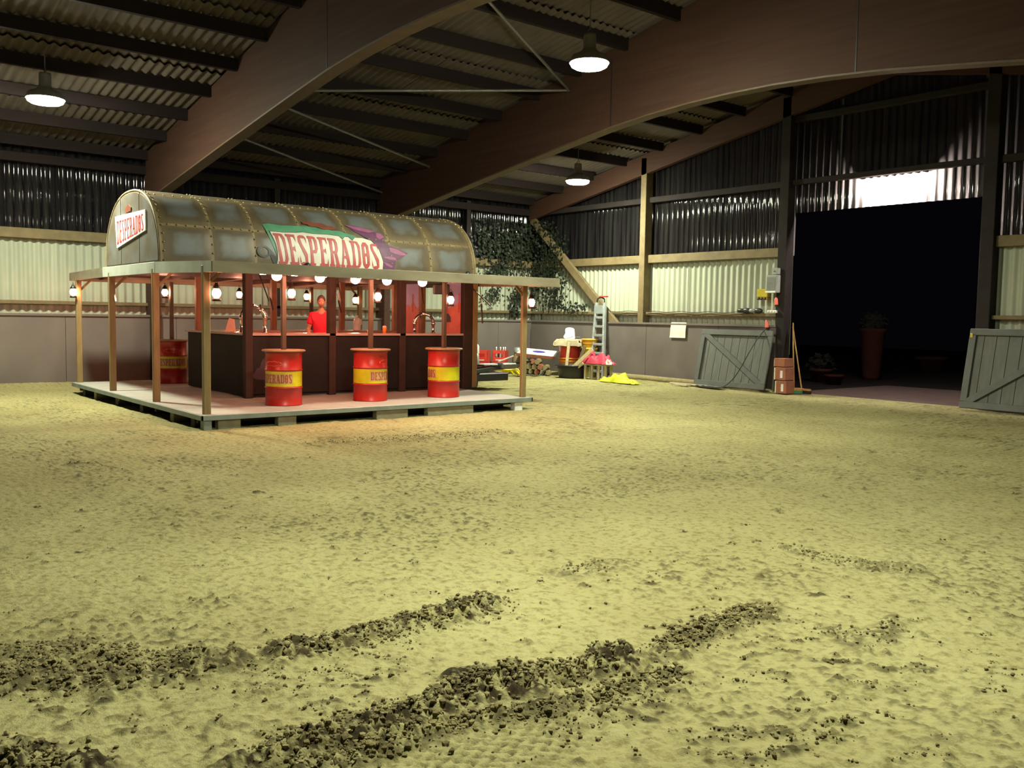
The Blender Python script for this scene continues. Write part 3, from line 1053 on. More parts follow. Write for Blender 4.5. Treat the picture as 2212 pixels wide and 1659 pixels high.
# painted dark purple swirl on the front
for cx, cy, rx, rz, rt in ((6.75, .80, .24, .13, .5), (6.95, .74, .30, .10, .25), (6.60, .62, .16, .10, -.3)):
    poly = []
    for k in range(20):
        a = 2 * PI * k / 20
        r_ = 1 + .18 * math.sin(3 * a + cx * 7)
        u, v_ = rx * r_ * math.cos(a), rz * r_ * math.sin(a)
        poly.append((cx + u * math.cos(rt) - v_ * math.sin(rt), cy + u * math.sin(rt) + v_ * math.cos(rt)))
    MB().prism(poly, lambda a, b, h: (TX1 - .029 + h + (cx - 6.5) * .006, a, b), .002).build('painted_swirl', 'swirl', cnt)


def slab(poly, z0, z1, name, mt, parent):
    return MB().prism(poly, lambda a, b, h: (a, b, z0 + h), z1 - z0).build(name, mt, parent)


def arcs(cx, cy, r, a0, a1, n=6):
    return [(cx + r * math.cos(a0 + (a1 - a0) * k / n), cy + r * math.sin(a0 + (a1 - a0) * k / n)) for k in range(n + 1)]


slab([(TX1 - .62, 6.32)] + arcs(TX1 - .10, 6.44, .12, -PI / 2, 0) + [(TX1 + .02, 10.9), (TX1 - .62, 10.9)], CT - .04, CT, 'countertop', 'countertop', cnt)
slab([(TX0, 6.32), (TX1 - .62, 6.32), (TX1 - .62, 6.85), (TX0, 6.85)], CT - .04, CT, 'countertop', 'countertop', cnt)
slab([(TX0, 6.85), (TX0 + .45, 6.85), (TX0 + .45, 10.9), (TX0, 10.9)], CT - .04, CT, 'countertop', 'countertop', cnt)

# painted desert panels on the end of the bar


def mural(x0, x1, y, z0, z1):
    b = kb(MB().box((x0, y, z0), (x1, y + .03, z1), ch=.004), 'mural_panel', 'muralsky')
    e = y - .002
    zz = z0 + (z1 - z0) * .52
    rg = random.Random(int(x0 * -100))
    top = []
    n = 12
    for k in range(n + 1):
        u = k / n
        top.append((x0 + .01 + (x1 - x0 - .02) * u, zz + rg.uniform(-.03, .06) + .10 * math.exp(-((u - .72) / .12) ** 2)))
    for (xa, za), (xb, zb_) in zip(top[:-1], top[1:]):
        MB().add([(xa, e, z0 + .01), (xb, e, z0 + .01), (xb, e, zb_), (xa, e, za)], [(0, 1, 2, 3)]).build('painted_ground', 'muralground', b)
    for cx, hh in ((.70, .30), (.22, .16)):
        X = x0 + (x1 - x0) * cx
        MB().prism([(X - .03, zz - .1), (X + .03, zz - .1), (X + .025, zz + hh), (X - .02, zz + hh)], lambda a, c, h: (a, e - .002 - h, c), .001).build('painted_rock', 'muralrock', b)
    MB().prism([(x0 + .10, zz - .30), (x0 + .34, zz - .30), (x0 + .34, zz - .20), (x0 + .26, zz - .12), (x0 + .14, zz - .12), (x0 + .08, zz - .2)], lambda a, c, h: (a, e - .002 - h, c), .001).build('painted_rock', 'black', b)
    MB().prism([(x0 + .12, z1 - .34), (x0 + .30, z1 - .34), (x0 + .30, z1 - .22), (x0 + .12, z1 - .22)], lambda a, c, h: (a, e - .002 - h, c), .001).build('painted_patch', 'muralpale', b)
    return b


mural(-17.75, -16.88, 11.06, CT - .06, 2.40)
mural(-16.02, -15.12, 11.06, CT - .06, 2.40)
kb(MB().box((TX0, 11.05, DK), (TX1 - .1, 11.09, CT - .05)), 'end_panel', 'counterfront')

# barrel roof
DA, DB, DN, DXC, DZB = 1.5, 1.28, 2.3, -16.5, 2.46
DY0, DY1 = 4.90, 11.16
_th = np.linspace(0, PI, 721)
_c, _s = np.cos(_th), np.sin(_th)
_PX = DXC + DA * np.sign(_c) * np.abs(_c) ** (2 / DN)
_PZ = DZB + DB * np.abs(_s) ** (2 / DN)
_S = np.r_[0, np.cumsum(np.hypot(np.diff(_PX), np.diff(_PZ)))]
DARC = float(_S[-1])


def dome(y, s, off=0.0):
    x, z = np.interp(s, _S, _PX), np.interp(s, _S, _PZ)
    x1, z1 = np.interp(min(s + .02, DARC), _S, _PX), np.interp(min(s + .02, DARC), _S, _PZ)
    x0, z0 = np.interp(max(s - .02, 0), _S, _PX), np.interp(max(s - .02, 0), _S, _PZ)
    t = Vector((x1 - x0, 0, z1 - z0)).normalized()
    n = Vector((t.z, 0, -t.x))
    return Vector((x, y, z)) + n * off


def dome_patch(y0, y1, s0, s1, off, ny_, ns, rim=False, thick=0.0):
    v, f, rm = [], [], []
    for i in range(ny_ + 1):
        for j in range(ns + 1):
            u, t = i / ny_, j / ns
            edge = min(u, 1 - u, t, 1 - t)
            o_ = off if not rim else off - (.010 if edge < 1e-6 else 0)
            v.append(dome(y0 + (y1 - y0) * u, s0 + (s1 - s0) * t, o_))
            rm.append(min(1.0, edge / .30) * .62)
    for i in range(ny_):
        for j in range(ns):
            a = i * (ns + 1) + j
            f.append((a, a + ns + 1, a + ns + 2, a + 1))
    return v, f, rm


v, f, _ = dome_patch(DY0, DY1, 0, DARC, 0, 2, 40)
mb = MB().add(v, f, True)
roof = kb(mb, 'barrel_roof', 'rustbase')
cols_ = [DY0 + .02, 5.75, 6.5, 7.4, 8.3, 9.2, 10.1, DY1 - .02]
rows_ = [.02, .66, 1.5, 2.99, 3.83, DARC - .02]
for i in range(len(cols_) - 1):
    for j in range(len(rows_) - 1):
        v, f, rm = dome_patch(cols_[i] + .022, cols_[i + 1] - .022, rows_[j] + .022, rows_[j + 1] - .022, .012, 8, 8, True)
        o = MB().add(v, f, True).build('roof_panel', 'domepanel', roof)
        a_ = o.data.attributes.new('rim', 'FLOAT', 'POINT')
        a_.data.foreach_set('value', rm)
rv = MB()


def rivet(y, s):
    p = dome(y, s, .010)
    rv.ball(p, .016, 6, 4)


for y in cols_:
    yy = min(max(y, DY0 + .05), DY1 - .05)
    for k in range(14):
        rivet(yy, .06 + k * .145)
for s in (.66, 1.5):
    for k in range(40):
        rivet(DY0 + .15 + k * .155, s)
o = rv.build('rivet_rows', 'rivet', roof)
o['kind'] = 'stuff'
# end walls of the barrel roof
for y, sg in ((DY0, -1), (DY1, 1)):
    poly = [(float(_PX[k]), float(_PZ[k])) for k in range(0, 721, 12)]
    e = kb(MB().prism(poly, lambda a, b, h: (a, y + sg * h, b), .02), 'roof_end', 'rustbase')
    for a, b in ((-17.98, -17.05), (-17.02, -16.02), (-15.99, -15.03)):
        pl = [(max(a, min(b, DXC + (px_ - DXC) * .955)), DZB + .05 + (pz - DZB) * .93) for px_, pz in poly]
        xs = [p for p in pl if a <= p[0] <= b]
        xs = sorted({(round(p[0], 4), round(p[1], 4)) for p in xs})
        topz = {}
        for x_, z_ in xs:
            topz[x_] = max(topz.get(x_, 0), z_)
        tp = [(x_, z_) for x_, z_ in sorted(topz.items()) if z_ > DZB + .06]
        if len(tp) < 2:
            continue
        pp = [(tp[0][0], DZB + .05)] + tp + [(tp[-1][0], DZB + .05)]
        q = MB().prism(pp[::-1], lambda a_, b_, h: (a_, y + sg * (.02 + h), b_), .008)
        po = q.build('roof_panel', 'domepanel', e)
        at2 = po.data.attributes.new('rim', 'FLOAT', 'POINT')
        at2.data.foreach_set('value', [.42] * len(po.data.vertices))
    rim = MB().tube([(float(_PX[k]), y + sg * .012, float(_PZ[k])) for k in range(0, 721, 12)], .022, 6)
    rim.build('rim', 'rustbase', e)

# big painted sign on the flank of the barrel roof
plate = [(6.80, .66), (7.05, .655), (7.3, .67), (7.42, .69), (7.62, .67), (7.9, .68), (8.13, .665), (8.20, .60), (8.26, .66), (8.33, .66), (8.40, .59), (8.47, .66), (8.62, .665), (8.80, .62),
         (8.87, .53), (8.93, .46), (8.96, .36), (9.0, .22), (8.985, .08), (8.8, .055), (8.4, .05), (7.9, .045), (7.4, .04), (6.86, .045), (6.89, .16), (6.895, .30), (6.87, .45), (6.83, .57)]
greenp = [(6.70, .80), (6.80, .83), (7.05, .81), (7.44, .83), (7.62, .84), (7.9, .81), (8.2, .78), (8.50, .70), (8.62, .60), (7.5, .40), (6.9, .15), (6.86, .28), (6.80, .45), (6.74, .65)]


def fan(poly):
    return [poly]


def on_dome(off):
    return lambda a, b: dome(a, b, off)


sg = wrap([greenp], on_dome(.018), 'sign_ground', 'green', kiosk, 10, 10)
sg.location = -KO
signp = wrap([plate], on_dome(.026), 'sign_plate', 'plate', kiosk, 12, 12)
signp.location = -KO
sp2 = wrap([[(a + (.02 if a > 7.9 else -.02), b + .012 if b > .4 else max(b - .01, .03)) for a, b in plate]], on_dome(.022), 'plate_outline', 'black', signp, 12, 12)  # slightly larger black copy behind the plate, seen as its border
for c, ps in zip(WORD, word_polys()):
    def fn(u, v_):
        top = .625 - .075 * u * u
        bot = .085 + .005 * u
        sh = .045 * (v_ - .5) * (1 - u) * -1.4
        return dome(6.87 + 2.06 * u + sh * (1 if u < .2 else .3), bot + (top - bot) * v_, .033)
    wrap(ps, fn, 'letter', 'letterred', signp, 3, 9)


def blob(cx, cy, rx, ry, rot, seed, n=24, wob=.12):
    rg = random.Random(seed)
    ph = [rg.uniform(0, 6.28) for _ in range(3)]
    out = []
    for k in range(n):
        a = 2 * PI * k / n
        r_ = 1 + wob * (math.sin(3 * a + ph[0]) + .6 * math.sin(5 * a + ph[1]))
        u, v_ = rx * r_ * math.cos(a), ry * r_ * math.sin(a)
        out.append((cx + u * math.cos(rot) - v_ * math.sin(rot), cy + u * math.sin(rot) + v_ * math.cos(rot)))
    return out


cloud = []
for k in range(40):
    a = 2 * PI * k / 40
    cloud.append((7.80 + .33 * (1 + .07 * math.cos(9 * a)) * math.cos(a), .865 + .060 * (1 + .22 * math.cos(9 * a)) * math.sin(a) - .05 * math.cos(a)))
o = wrap([cloud], on_dome(.030), 'painted_cloud', 'brown', kiosk, 8, 4)
o.location = -KO
pur = [(8.36, .95), (8.55, .95), (8.80, .90), (9.0, .80), (9.10, .70), (9.12, .58), (9.35, .50), (9.58, .42), (9.40, .30), (9.30, .28), (9.24, .06), (8.7, .055), (8.8, .40), (8.75, .66), (8.5, .80)]
o = wrap([pur], on_dome(.020), 'painted_flame', 'purple', kiosk, 10, 10)
o.location = -KO
for k, b in enumerate((blob(8.66, .87, .27, .045, -.18, 2), blob(9.02, .74, .075, .07, 0, 3), blob(9.33, .43, .18, .05, -.25, 4), blob(9.18, .30, .13, .03, -.1, 5), blob(9.12, .17, .10, .025, -.4, 6))):
    wrap([b], on_dome(.0235), 'painted_flame_light', 'purplelight', o, 4, 4).location = (0, 0, 0)
ring = []
for k in range(28):
    a0, a1 = 2 * PI * k / 28, 2 * PI * (k + 1) / 28
    q = []
    for a, rr in ((a0, 1), (a1, 1), (a1, .66), (a0, .66)):
        q.append((6.64 + .125 * rr * math.cos(a), .285 + .105 * rr * math.sin(a)))
    ring.append(q)
ring.append([(6.72, .27), (6.76, .33), (6.88, .20), (6.87, .05), (6.80, .10)])
o = wrap(ring, on_dome(.021), 'painted_curl', 'black', kiosk)
o.location = -KO
# white sign on the end wall
es = kb(MB().prism([(-17.31, 3.36), (-15.62, 3.36), (-15.62, 3.02), (-17.22, 2.80)][::-1], lambda a, b, h: (a, DY0 - .03 - h, b), .02), 'end_sign', 'signwhite')
for ps in word_polys():
    def fn2(u, v_):
        x = -17.20 + 1.50 * u
        lo = 2.86 + .17 * u
        return (x, DY0 - .053, lo + (3.27 + .03 * u - lo) * v_)
    wrap(ps, fn2, 'letter', 'letterred', es)
o = MB().prism([(-16.72, 3.38), (-16.70, 3.47), (-16.55, 3.52), (-16.40, 3.46), (-16.42, 3.40)][::-1], lambda a, b, h: (a, DY0 - .035 - h, b), .01).build('painted_cloud', 'brown', es)
# spot fittings on the fascia
for y in (7.42, 10.93):
    s = kb(MB().lathe([(.001, .0), (.05, .0), (.055, .05), (.03, .09), (.001, .09)], 10, c=(-14.93, y, 2.50)), 'spot_fitting', 'blackplastic')
# ceiling spots inside the bar
for y in (6.75, 7.35, 8.02, 8.65):
    kb(MB().lathe([(.001, -.012), (.05, -.012), (.055, 0), (.001, 0)], 12, c=(-15.3, y, 2.375)), 'ceiling_spot', 'bulb')
# trailer drawbar and jockey wheel at the far end
dbar = kb(MB().bar((-16.9, 11.1, .42), (-16.95, 13.5, .50), .10, .10), 'drawbar', 'blackplastic')
MB().bar((-15.9, 11.1, .40), (-16.9, 13.2, .48), .08, .08).build('drawbar_arm', 'blackplastic', dbar)
MB().bar((-17.7, 11.1, .40), (-17.0, 13.2, .48), .08, .08).build('drawbar_arm', 'blackplastic', dbar)
MB().box((-17.15, 13.35, .46), (-16.8, 13.8, .60), ch=.03).build('coupling', 'steel', dbar)
MB().bar((-16.95, 13.7, .58), (-16.9, 14.3, .62), .05, .05).build('coupling_handle', 'blackplastic', dbar)
MB().box((-17.4, 12.0, .22), (-16.5, 13.3, .40), ch=.02).build('battery_box', 'blackplastic', dbar)
jw = kb(MB().tube([(-17.15, 12.72, .16), (-17.15, 12.72, .75)], .028, 8), 'jockey_stand', 'steel')
MB().lathe([(.001, -.045), (.07, -.045), (.09, -.03), (.125, -.045), (.14, -.02), (.14, .02), (.125, .045), (.09, .03), (.07, .045), (.001, .045)], 20,
           mtx=Matrix.Translation((-17.15, 12.80, .145)) @ Matrix.Rotation(R(68), 4, 'Z') @ Matrix.Rotation(PI / 2, 4, 'Y')).build('jockey_wheel', 'rubber', jw)

# ------------------------------------------------------------------ drum tables


def make_drum(text_end):
    """200 litre drum with round table top and pole; text_end: angle where the word starts"""
    root = empty('drum_table')
    H, r = .86, .288
    MB().lathe([(.001, .012), (r - .02, .012), (r - .012, 0), (r + .004, 0), (r + .006, .015), (r, .025), (r, .272), (r + .012, .284), (r + .012, .292), (r, .304), (r, .556), (r + .012, .568), (r + .012, .576), (r, .588), (r, H - .03), (r + .006, H - .015), (r + .004, H), (r - .012, H), (r - .02, H - .012), (.001, H - .012)], 40).build('drum_body', 'red', root)
    band = MB().lathe([(r + .0015, .310), (r + .0015, .551)], 40).build('band', 'yellow', root)

    def on(u, v_, off=.0035):
        a = text_end + .63 * u / r
        return ((r + off) * math.cos(a), (r + off) * math.sin(a), .365 + .135 * v_)
    wrap([[(-.02, -.10), (1.02, -.10), (1.02, 1.10), (-.02, 1.10)]], lambda u, v_: on(u, v_, .0024), 'letter_ground', 'bandground', band, 26)
    wrap([p for ps in word_polys() for p in ps], on, 'lettering', 'letterdark', band, 40)
    cl = []
    n = 44
    pts = []
    for k in range(n):
        a = 2 * PI * k / n
        pts.append((.5 + .26 * (1 + .06 * math.cos(9 * a)) * math.cos(a), .5 + .5 * (1 + .16 * math.cos(9 * a)) * math.sin(a) * (1 if math.sin(a) > 0 else .6)))
    for i in range(n):
        (a, b), (c_, d_) = pts[i], pts[(i + 1) % n]
        k = .94
        cl.append([(a, b), (c_, d_), (.5 + (c_ - .5) * k, .5 + (d_ - .5) * k * .95), (.5 + (a - .5) * k, .5 + (b - .5) * k * .95)])
    wrap(cl, lambda u, v_: ((r + .002) * math.cos(text_end + .63 * u / r), (r + .002) * math.sin(text_end + .63 * u / r), .62 + .09 * v_), 'cloud_outline', 'pinkline', root)
    MB().lathe([(.001, H - .002), (.33, H - .002), (.345, H + .008), (.345, H + .022), (.33, H + .032), (.001, H + .032)], 40).build('table_top', 'tabletop', root)
    MB().box((-.035, -.035, H + .03), (.035, .035, 2.07), ch=.006).build('pole', 'pole', root)
    return root


# the word reads left to right for a viewer standing on the sand; angles measured from +X
DR = [((-13.72, 6.40), -2.35, 'red drum table on the front deck, first from the bare corner post'),
      ((-13.72, 8.00), -.62, 'red drum table on the front deck, middle of the three'),
      ((-13.72, 9.53), -3.15, 'red drum table on the front deck, nearest the trailer drawbar'),
      ((-19.08, 6.43), -1.85, 'shaded red drum table on the rear deck beside the counter end'),
      ((-19.08, 8.00), -1.5, 'red drum table on the rear deck behind the beer tap counter'),
      ((-19.08, 9.58), -1.2, 'red drum table on the rear deck behind the person in red')]
# view direction from each drum towards the camera is about -0.45 rad
for (x, y), te, lb in DR:
    va = math.atan2(0 - y, 0 - x)
    o = make_drum(va + {-2.35: -1.72, -.62: .02, -3.15: -2.72, -1.85: -1.1}.get(te, te))
    o.location = (x, y, DK)
    tag(o, lb, 'drum table', 'red drum tables on the kiosk deck')

# ------------------------------------------------------------------ kiosk lanterns and bulbs


def make_lantern():
    root = empty('lantern')
    MB().ball((0, 0, .105), .062, 10, 8, (1, 1, 1.1)).build('globe', 'bulb', root)
    MB().lathe([(.001, -.01), (.062, -.01), (.066, .012), (.05, .03), (.04, .045), (.001, .045)], 14).build('base', 'glass', root)
    MB().lathe([(.038, .165), (.06, .175), (.05, .20), (.03, .225), (.022, .25), (.001, .255)], 14).build('cap', 'glass', root)
    MB().tube([(.07, 0, .10), (.066, 0, .19), (.05, 0, .25), (.02, 0, .285), (-.02, 0, .285), (-.05, 0, .25), (-.066, 0, .19), (-.07, 0, .10), (-.055, 0, .02)], .004, 5).build('handle', 'glass', root)
    MB().tube([(0, 0, .28), (0, 0, .31)], .004, 5).build('hook', 'glass', root)
    return root


ln0 = make_lantern()
LN = [((-19.84, 4.74), 1.94, 'lit lantern on the outermost rear corner post of the kiosk'),
      ((-12.93, 5.00), 1.86, 'lit lantern on the front corner post of the kiosk'),
      ((-12.93, 10.94), 1.86, 'lit lantern on the front corner post by the ladder side'),
      ((-13.72, 6.54), 1.91, 'lit lantern on the pole of the first front drum'),
      ((-13.72, 8.14), 1.90, 'lit lantern on the pole of the middle front drum'),
      ((-13.72, 9.67), 1.88, 'lit lantern on the pole of the drum nearest the drawbar'),
      ((-19.08, 6.30), 1.97, 'lit lantern on the rear drum pole beside the counter end'),
      ((-19.08, 7.88), 1.97, 'lit lantern on the rear drum pole behind the beer taps'),
      ((-19.08, 9.46), 1.97, 'lit lantern on the rear drum pole beside the person in red'),
      ((-19.1, 10.72), 1.92, 'lit lantern on the rear corner post seen past the white jug')]
for i, ((x, y), z, lb) in enumerate(LN):
    o = ln0 if i == 0 else copy_tree(ln0)
    o.location = (x, y, z)
    tag(o, lb, 'lantern', 'lit lanterns on the kiosk posts and poles')


def make_bulb():
    root = empty('light_bulb')
    MB().ball((0, 0, -.085), .074, 12, 9).build('globe', 'bulb', root)
    MB().lathe([(.001, .0), (.022, .0), (.026, -.03), (.020, -.035)], 10).build('socket', 'blackplastic', root)
    MB().tube([(0, 0, 0), (0, 0, .03)], .01, 6).build('stem', 'blackplastic', root)
    return root


b0 = make_bulb()
BL = [(5.91, 'bright bare bulb under the front canopy edge, closest to the green sign ground'),
      (6.62, 'bright bare bulb under the front canopy edge, above the first drum pole'),
      (7.24, 'bright bare bulb under the front canopy edge, middle of the five'),
      (7.82, 'bright bare bulb under the front canopy edge, by the middle drum pole'),
      (8.51, 'bright bare bulb under the front canopy edge, above the desert panel')]
for i, (y, lb) in enumerate(BL):
    o = b0 if i == 0 else copy_tree(b0)
    o.location = (-12.90, y, 2.335)
    tag(o, lb, 'bulb', 'bare bulbs under the canopy edge')

# ------------------------------------------------------------------ things on the counter


def beer_tap(loc, rz, label, arm=.36, h=.26):
    t = empty('beer_tap', loc, rz)
    tag(t, label, 'beer tap')
    for s in (-1, 1):
        MB().lathe([(.001, 0), (.05, 0), (.05, .012), (.03, .02), (.028, h), (.042, h + .005), (.042, h + .05), (.026, h + .06)], 14, c=(s * arm / 2, 0, 0)).build('column', 'chrome', t)
    pts = [(arm / 2 * math.cos(a), 0, h + .05 + .17 * math.sin(a)) for a in [PI * k / 10 for k in range(11)]]
    MB().tube(pts, .030, 10).build('arch', 'chrome', t)
    MB().ball((0, 0, h + .235), .045, 10, 6, (1.5, .7, .7)).build('badge', 'chrome', t)
    for x in (-.11, .13):
        tp = MB().tube([(x, 0, h + .16), (x, -.09, h + .15), (x, -.10, h + .10)], .012, 8).build('spout', 'chrome', t)
        MB().tube([(x, -.05, h + .16), (x, -.06, h + .26)], [.010, .016], 8).build('lever', 'blackplastic', tp)
    return t


beer_tap((-15.42, 6.62, CT), R(60), 'chrome arched beer tap tower on the counter beside the dark corner post', .40, .24)
beer_tap((-15.42, 10.22, CT), R(80), 'chrome beer tap tower on the counter in front of the desert panel', .40, .16)
t = empty('napkin_holder', (-16.35, 6.58, CT), R(60))
tag(t, 'pale napkin holder on the counter beside the arched beer tap', 'holder')
MB().box((-.10, -.05, 0), (.10, .05, .012), ch=.003).build('base', 'cup', t)
MB().prism([(-.09, .012), (.09, .012), (.07, .22), (-.02, .25)], lambda a, b, h: (a, -.035 + h, b), .01).build('plate', 'cup', t)
MB().prism([(-.09, .012), (.09, .012), (.07, .22), (-.02, .25)], lambda a, b, h: (a, .025 + h, b), .01).build('plate', 'cup', t)
t = empty('white_jug', (-16.85, 9.35, CT - .04), R(20))
t.location = (-17.78, 10.02, CT)
tag(t, 'white plastic jug standing on the rear counter', 'jug')
MB().lathe([(.001, 0), (.075, 0), (.08, .02), (.08, .20), (.06, .26), (.035, .29), (.001, .29)], 16).build('body', 'white', t)
MB().lathe([(.030, .29), (.030, .33), (.001, .33)], 12).build('cap', 'white', t)
MB().tube([(.06, 0, .25), (.12, 0, .24), (.125, 0, .14), (.075, 0, .11)], .012, 6).build('handle', 'white', t)
for p, lb in (((-15.42, 8.98, CT), 'low pink tinted ashtray on the counter near the middle drum pole'), ((-15.38, 9.28, CT), 'amber glass with pale top on the counter beside the dark post')):
    t = empty('ashtray' if 'ash' in lb else 'beer_glass', p)
    tag(t, lb, 'ashtray' if 'ash' in lb else 'glass')
    if 'ash' in lb:
        MB().lathe([(.001, 0), (.05, 0), (.06, .04), (.055, .055), (.045, .05), (.035, .015), (.001, .015)], 14).build('bowl', 'cup', t)
        MB().lathe([(.05, .050), (.062, .052), (.062, .060), (.05, .060)], 14).build('rim', 'cup', t)
    else:
        MB().lathe([(.001, 0), (.035, 0), (.045, .10), (.04, .10), (.032, .01), (.001, .01)], 14).build('glass', 'orange', t)
        MB().lathe([(.001, .085), (.043, .10), (.045, .125), (.03, .14), (.001, .145)], 14).build('foam', 'cup', t)
# loudspeaker under the canopy
t = empty('loudspeaker', (-15.16, 10.45, 2.12), R(-20))
tag(t, 'small black loudspeaker hanging under the kiosk ceiling by the desert panel', 'speaker')
MB().box((-.10, -.15, 0), (.10, .15, .20), ch=.015).build('cabinet', 'blackplastic', t)
MB().box((.100, -.13, .02), (.108, .13, .18), ch=.003).build('grille', 'rubber', t)
MB().box((-.02, -.02, .19), (.02, .02, .26)).build('bracket', 'blackplastic', t)

# ------------------------------------------------------------------ person behind the bar


def skin_mesh(name, verts, edges, radii, mt, parent, root=0, sub=2):
    me = bpy.data.meshes.new(name)
    me.from_pydata(verts, edges, [])
    o = mesh_obj(name, me, parent)
    sk = o.modifiers.new('skin', 'SKIN')
    sk.use_smooth_shade = True
    sv = me.skin_vertices[0].data
    for i, r_ in enumerate(radii):
        sv[i].radius = r_ if isinstance(r_, tuple) else (r_, r_)
        sv[i].use_root = (i == root)
    ss = o.modifiers.new('sub', 'SUBSURF')
    ss.levels = ss.render_levels = sub
    dg = bpy.context.evaluated_depsgraph_get()
    m2 = bpy.data.meshes.new_from_object(o.evaluated_get(dg))
    o.modifiers.clear()
    o.data = m2
    m2.materials.clear()
    m2.materials.append(M[mt])
    m2.polygons.foreach_set('use_smooth', [True] * len(m2.polygons))
    return o


P = empty('person', (-16.15, 8.32, DK), R(-118))
tag(P, 'person in a red t-shirt bending over the counter between two dark posts', 'person')
# local frame: +Y is the way the person faces, Z up; 1.82 m tall
bodyv = [(0, 0, .94), (0, .0, 1.10), (0, .03, 1.28), (0, .05, 1.44), (0, .09, 1.53), (0, .13, 1.60),
         (.10, 0, .90), (.11, .03, .50), (.11, 0, .08), (.11, .14, .05),
         (-.10, 0, .90), (-.11, -.02, .50), (-.11, -.05, .08), (-.11, .09, .05),
         (.17, .05, 1.44), (.25, .03, 1.16), (.22, .24, 1.06), (.19, .33, 1.06),
         (-.17, .05, 1.44), (-.27, .0, 1.16), (-.27, .10, .93), (-.26, .16, .87)]
bodye = [(0, 1), (1, 2), (2, 3), (3, 4), (4, 5), (0, 6), (6, 7), (7, 8), (8, 9), (0, 10), (10, 11), (11, 12), (12, 13), (3, 14), (14, 15), (15, 16), (16, 17), (3, 18), (18, 19), (19, 20), (20, 21)]
bodyr = [(.15, .11), (.145, .105), (.165, .115), (.15, .10), .055, .055, .095, .065, .045, .035, .095, .065, .045, .035, .065, .047, .034, .028, .065, .047, .034, .028]
body = skin_mesh('body', bodyv, bodye, bodyr, 'skin', P)
shv = [(0, 0, .88), (0, 0, 1.10), (0, .03, 1.28), (0, .05, 1.44), (.17, .05, 1.44), (.225, .035, 1.25), (-.17, .05, 1.44), (-.235, .02, 1.25), (0, .07, 1.50)]
she = [(0, 1), (1, 2), (2, 3), (3, 4), (4, 5), (3, 6), (6, 7), (3, 8)]
shr = [(.185, .145), (.170, .130), (.190, .138), (.172, .122), .085, .078, .085, .078, .075]
skin_mesh('t_shirt', shv, she, shr, 'shirt', P)
trv = [(0, 0, .96), (.10, 0, .88), (.11, .03, .50), (.11, 0, .12), (-.10, 0, .88), (-.11, -.02, .50), (-.11, -.05, .12)]
tre = [(0, 1), (1, 2), (2, 3), (0, 4), (4, 5), (5, 6)]
skin_mesh('trousers', trv, tre, [(.165, .125), .115, .085, .07, .115, .085, .07], 'trousers', P)
# head: bowed a little, with face, ears and short hair
hm = Matrix.Translation((0, .155, 1.70)) @ Matrix.Rotation(R(-22), 4, 'X')
hd = MB()
prof = []
for k in range(15):
    a = PI * k / 14
    z = -math.cos(a) * .118
    w_ = math.sin(a) ** .8 * .080
    if z < -.03:
        w_ *= .86
    prof.append((max(w_, 1e-4), z))
hd.lathe(prof, 18, mtx=hm @ Matrix.Diagonal((.93, 1.18, 1, 1)))
head = hd.build('head', 'skin', P)
nz = MB().add([hm @ Vector(p) for p in ((-.014, .088, -.028), (.014, .088, -.028), (0, .118, -.026), (0, .088, .018))], [(0, 1, 2), (0, 2, 3), (1, 3, 2)], True)
nz.build('nose', 'skin', head)
for s in (-1, 1):
    MB().ball(hm @ Vector((s * .030, .084, .012)), .011, 8, 6).build('eye', 'white', head)
    MB().ball(hm @ Vector((s * .077, -.005, -.005)), .024, 8, 6, (.4, .8, 1.2)).build('ear', 'skin', head)
MB().ball(hm @ Vector((0, .086, -.058)), .022, 8, 5, (1, .3, .25)).build('mouth', 'terracotta', head)
hp = [(max(math.sin(PI * k / 14) ** .8 * .086, 1e-4), -math.cos(PI * k / 14) * .124) for k in range(8, 15)]
MB().lathe(hp, 18, mtx=hm @ Matrix.Translation((0, -.012, .004)) @ Matrix.Diagonal((.95, 1.16, 1, 1))).build('hair', 'hair', P)
# hands with five fingers
for s, base, dr in ((1, Vector((.19, .33, 1.06)), Vector((-.15, 1, -.15))), (-1, Vector((-.26, .16, .87)), Vector((.1, .6, -.8)))):
    dr.normalize()
    sd = dr.cross(Vector((0, 0, 1))).normalized() * s
    vs, es_, rs_ = [base, base + dr * .045, base + dr * .085], [(0, 1), (1, 2)], [(.026, .020), (.036, .018), (.036, .016)]
    for k, ln in enumerate((.062, .075, .070, .055)):
        o_ = sd * (.027 - .018 * k)
        i0 = len(vs)
        vs += [base + dr * .10 + o_, base + dr * (.10 + ln * .55) + o_ + Vector((0, 0, -.008)), base + dr * (.10 + ln * .9) + o_ + Vector((0, 0, -.028))]
        es_ += [(2, i0), (i0, i0 + 1), (i0 + 1, i0 + 2)]
        rs_ += [.0095, .0085, .0075]
    i0 = len(vs)
    vs += [base + dr * .03 + sd * .04, base + dr * .07 + sd * .06]
    es_ += [(1, i0), (i0, i0 + 1)]
    rs_ += [.011, .009]
    skin_mesh('hand', vs, es_, rs_, 'skin', P, sub=1)

# ------------------------------------------------------------------ gates of grey planks


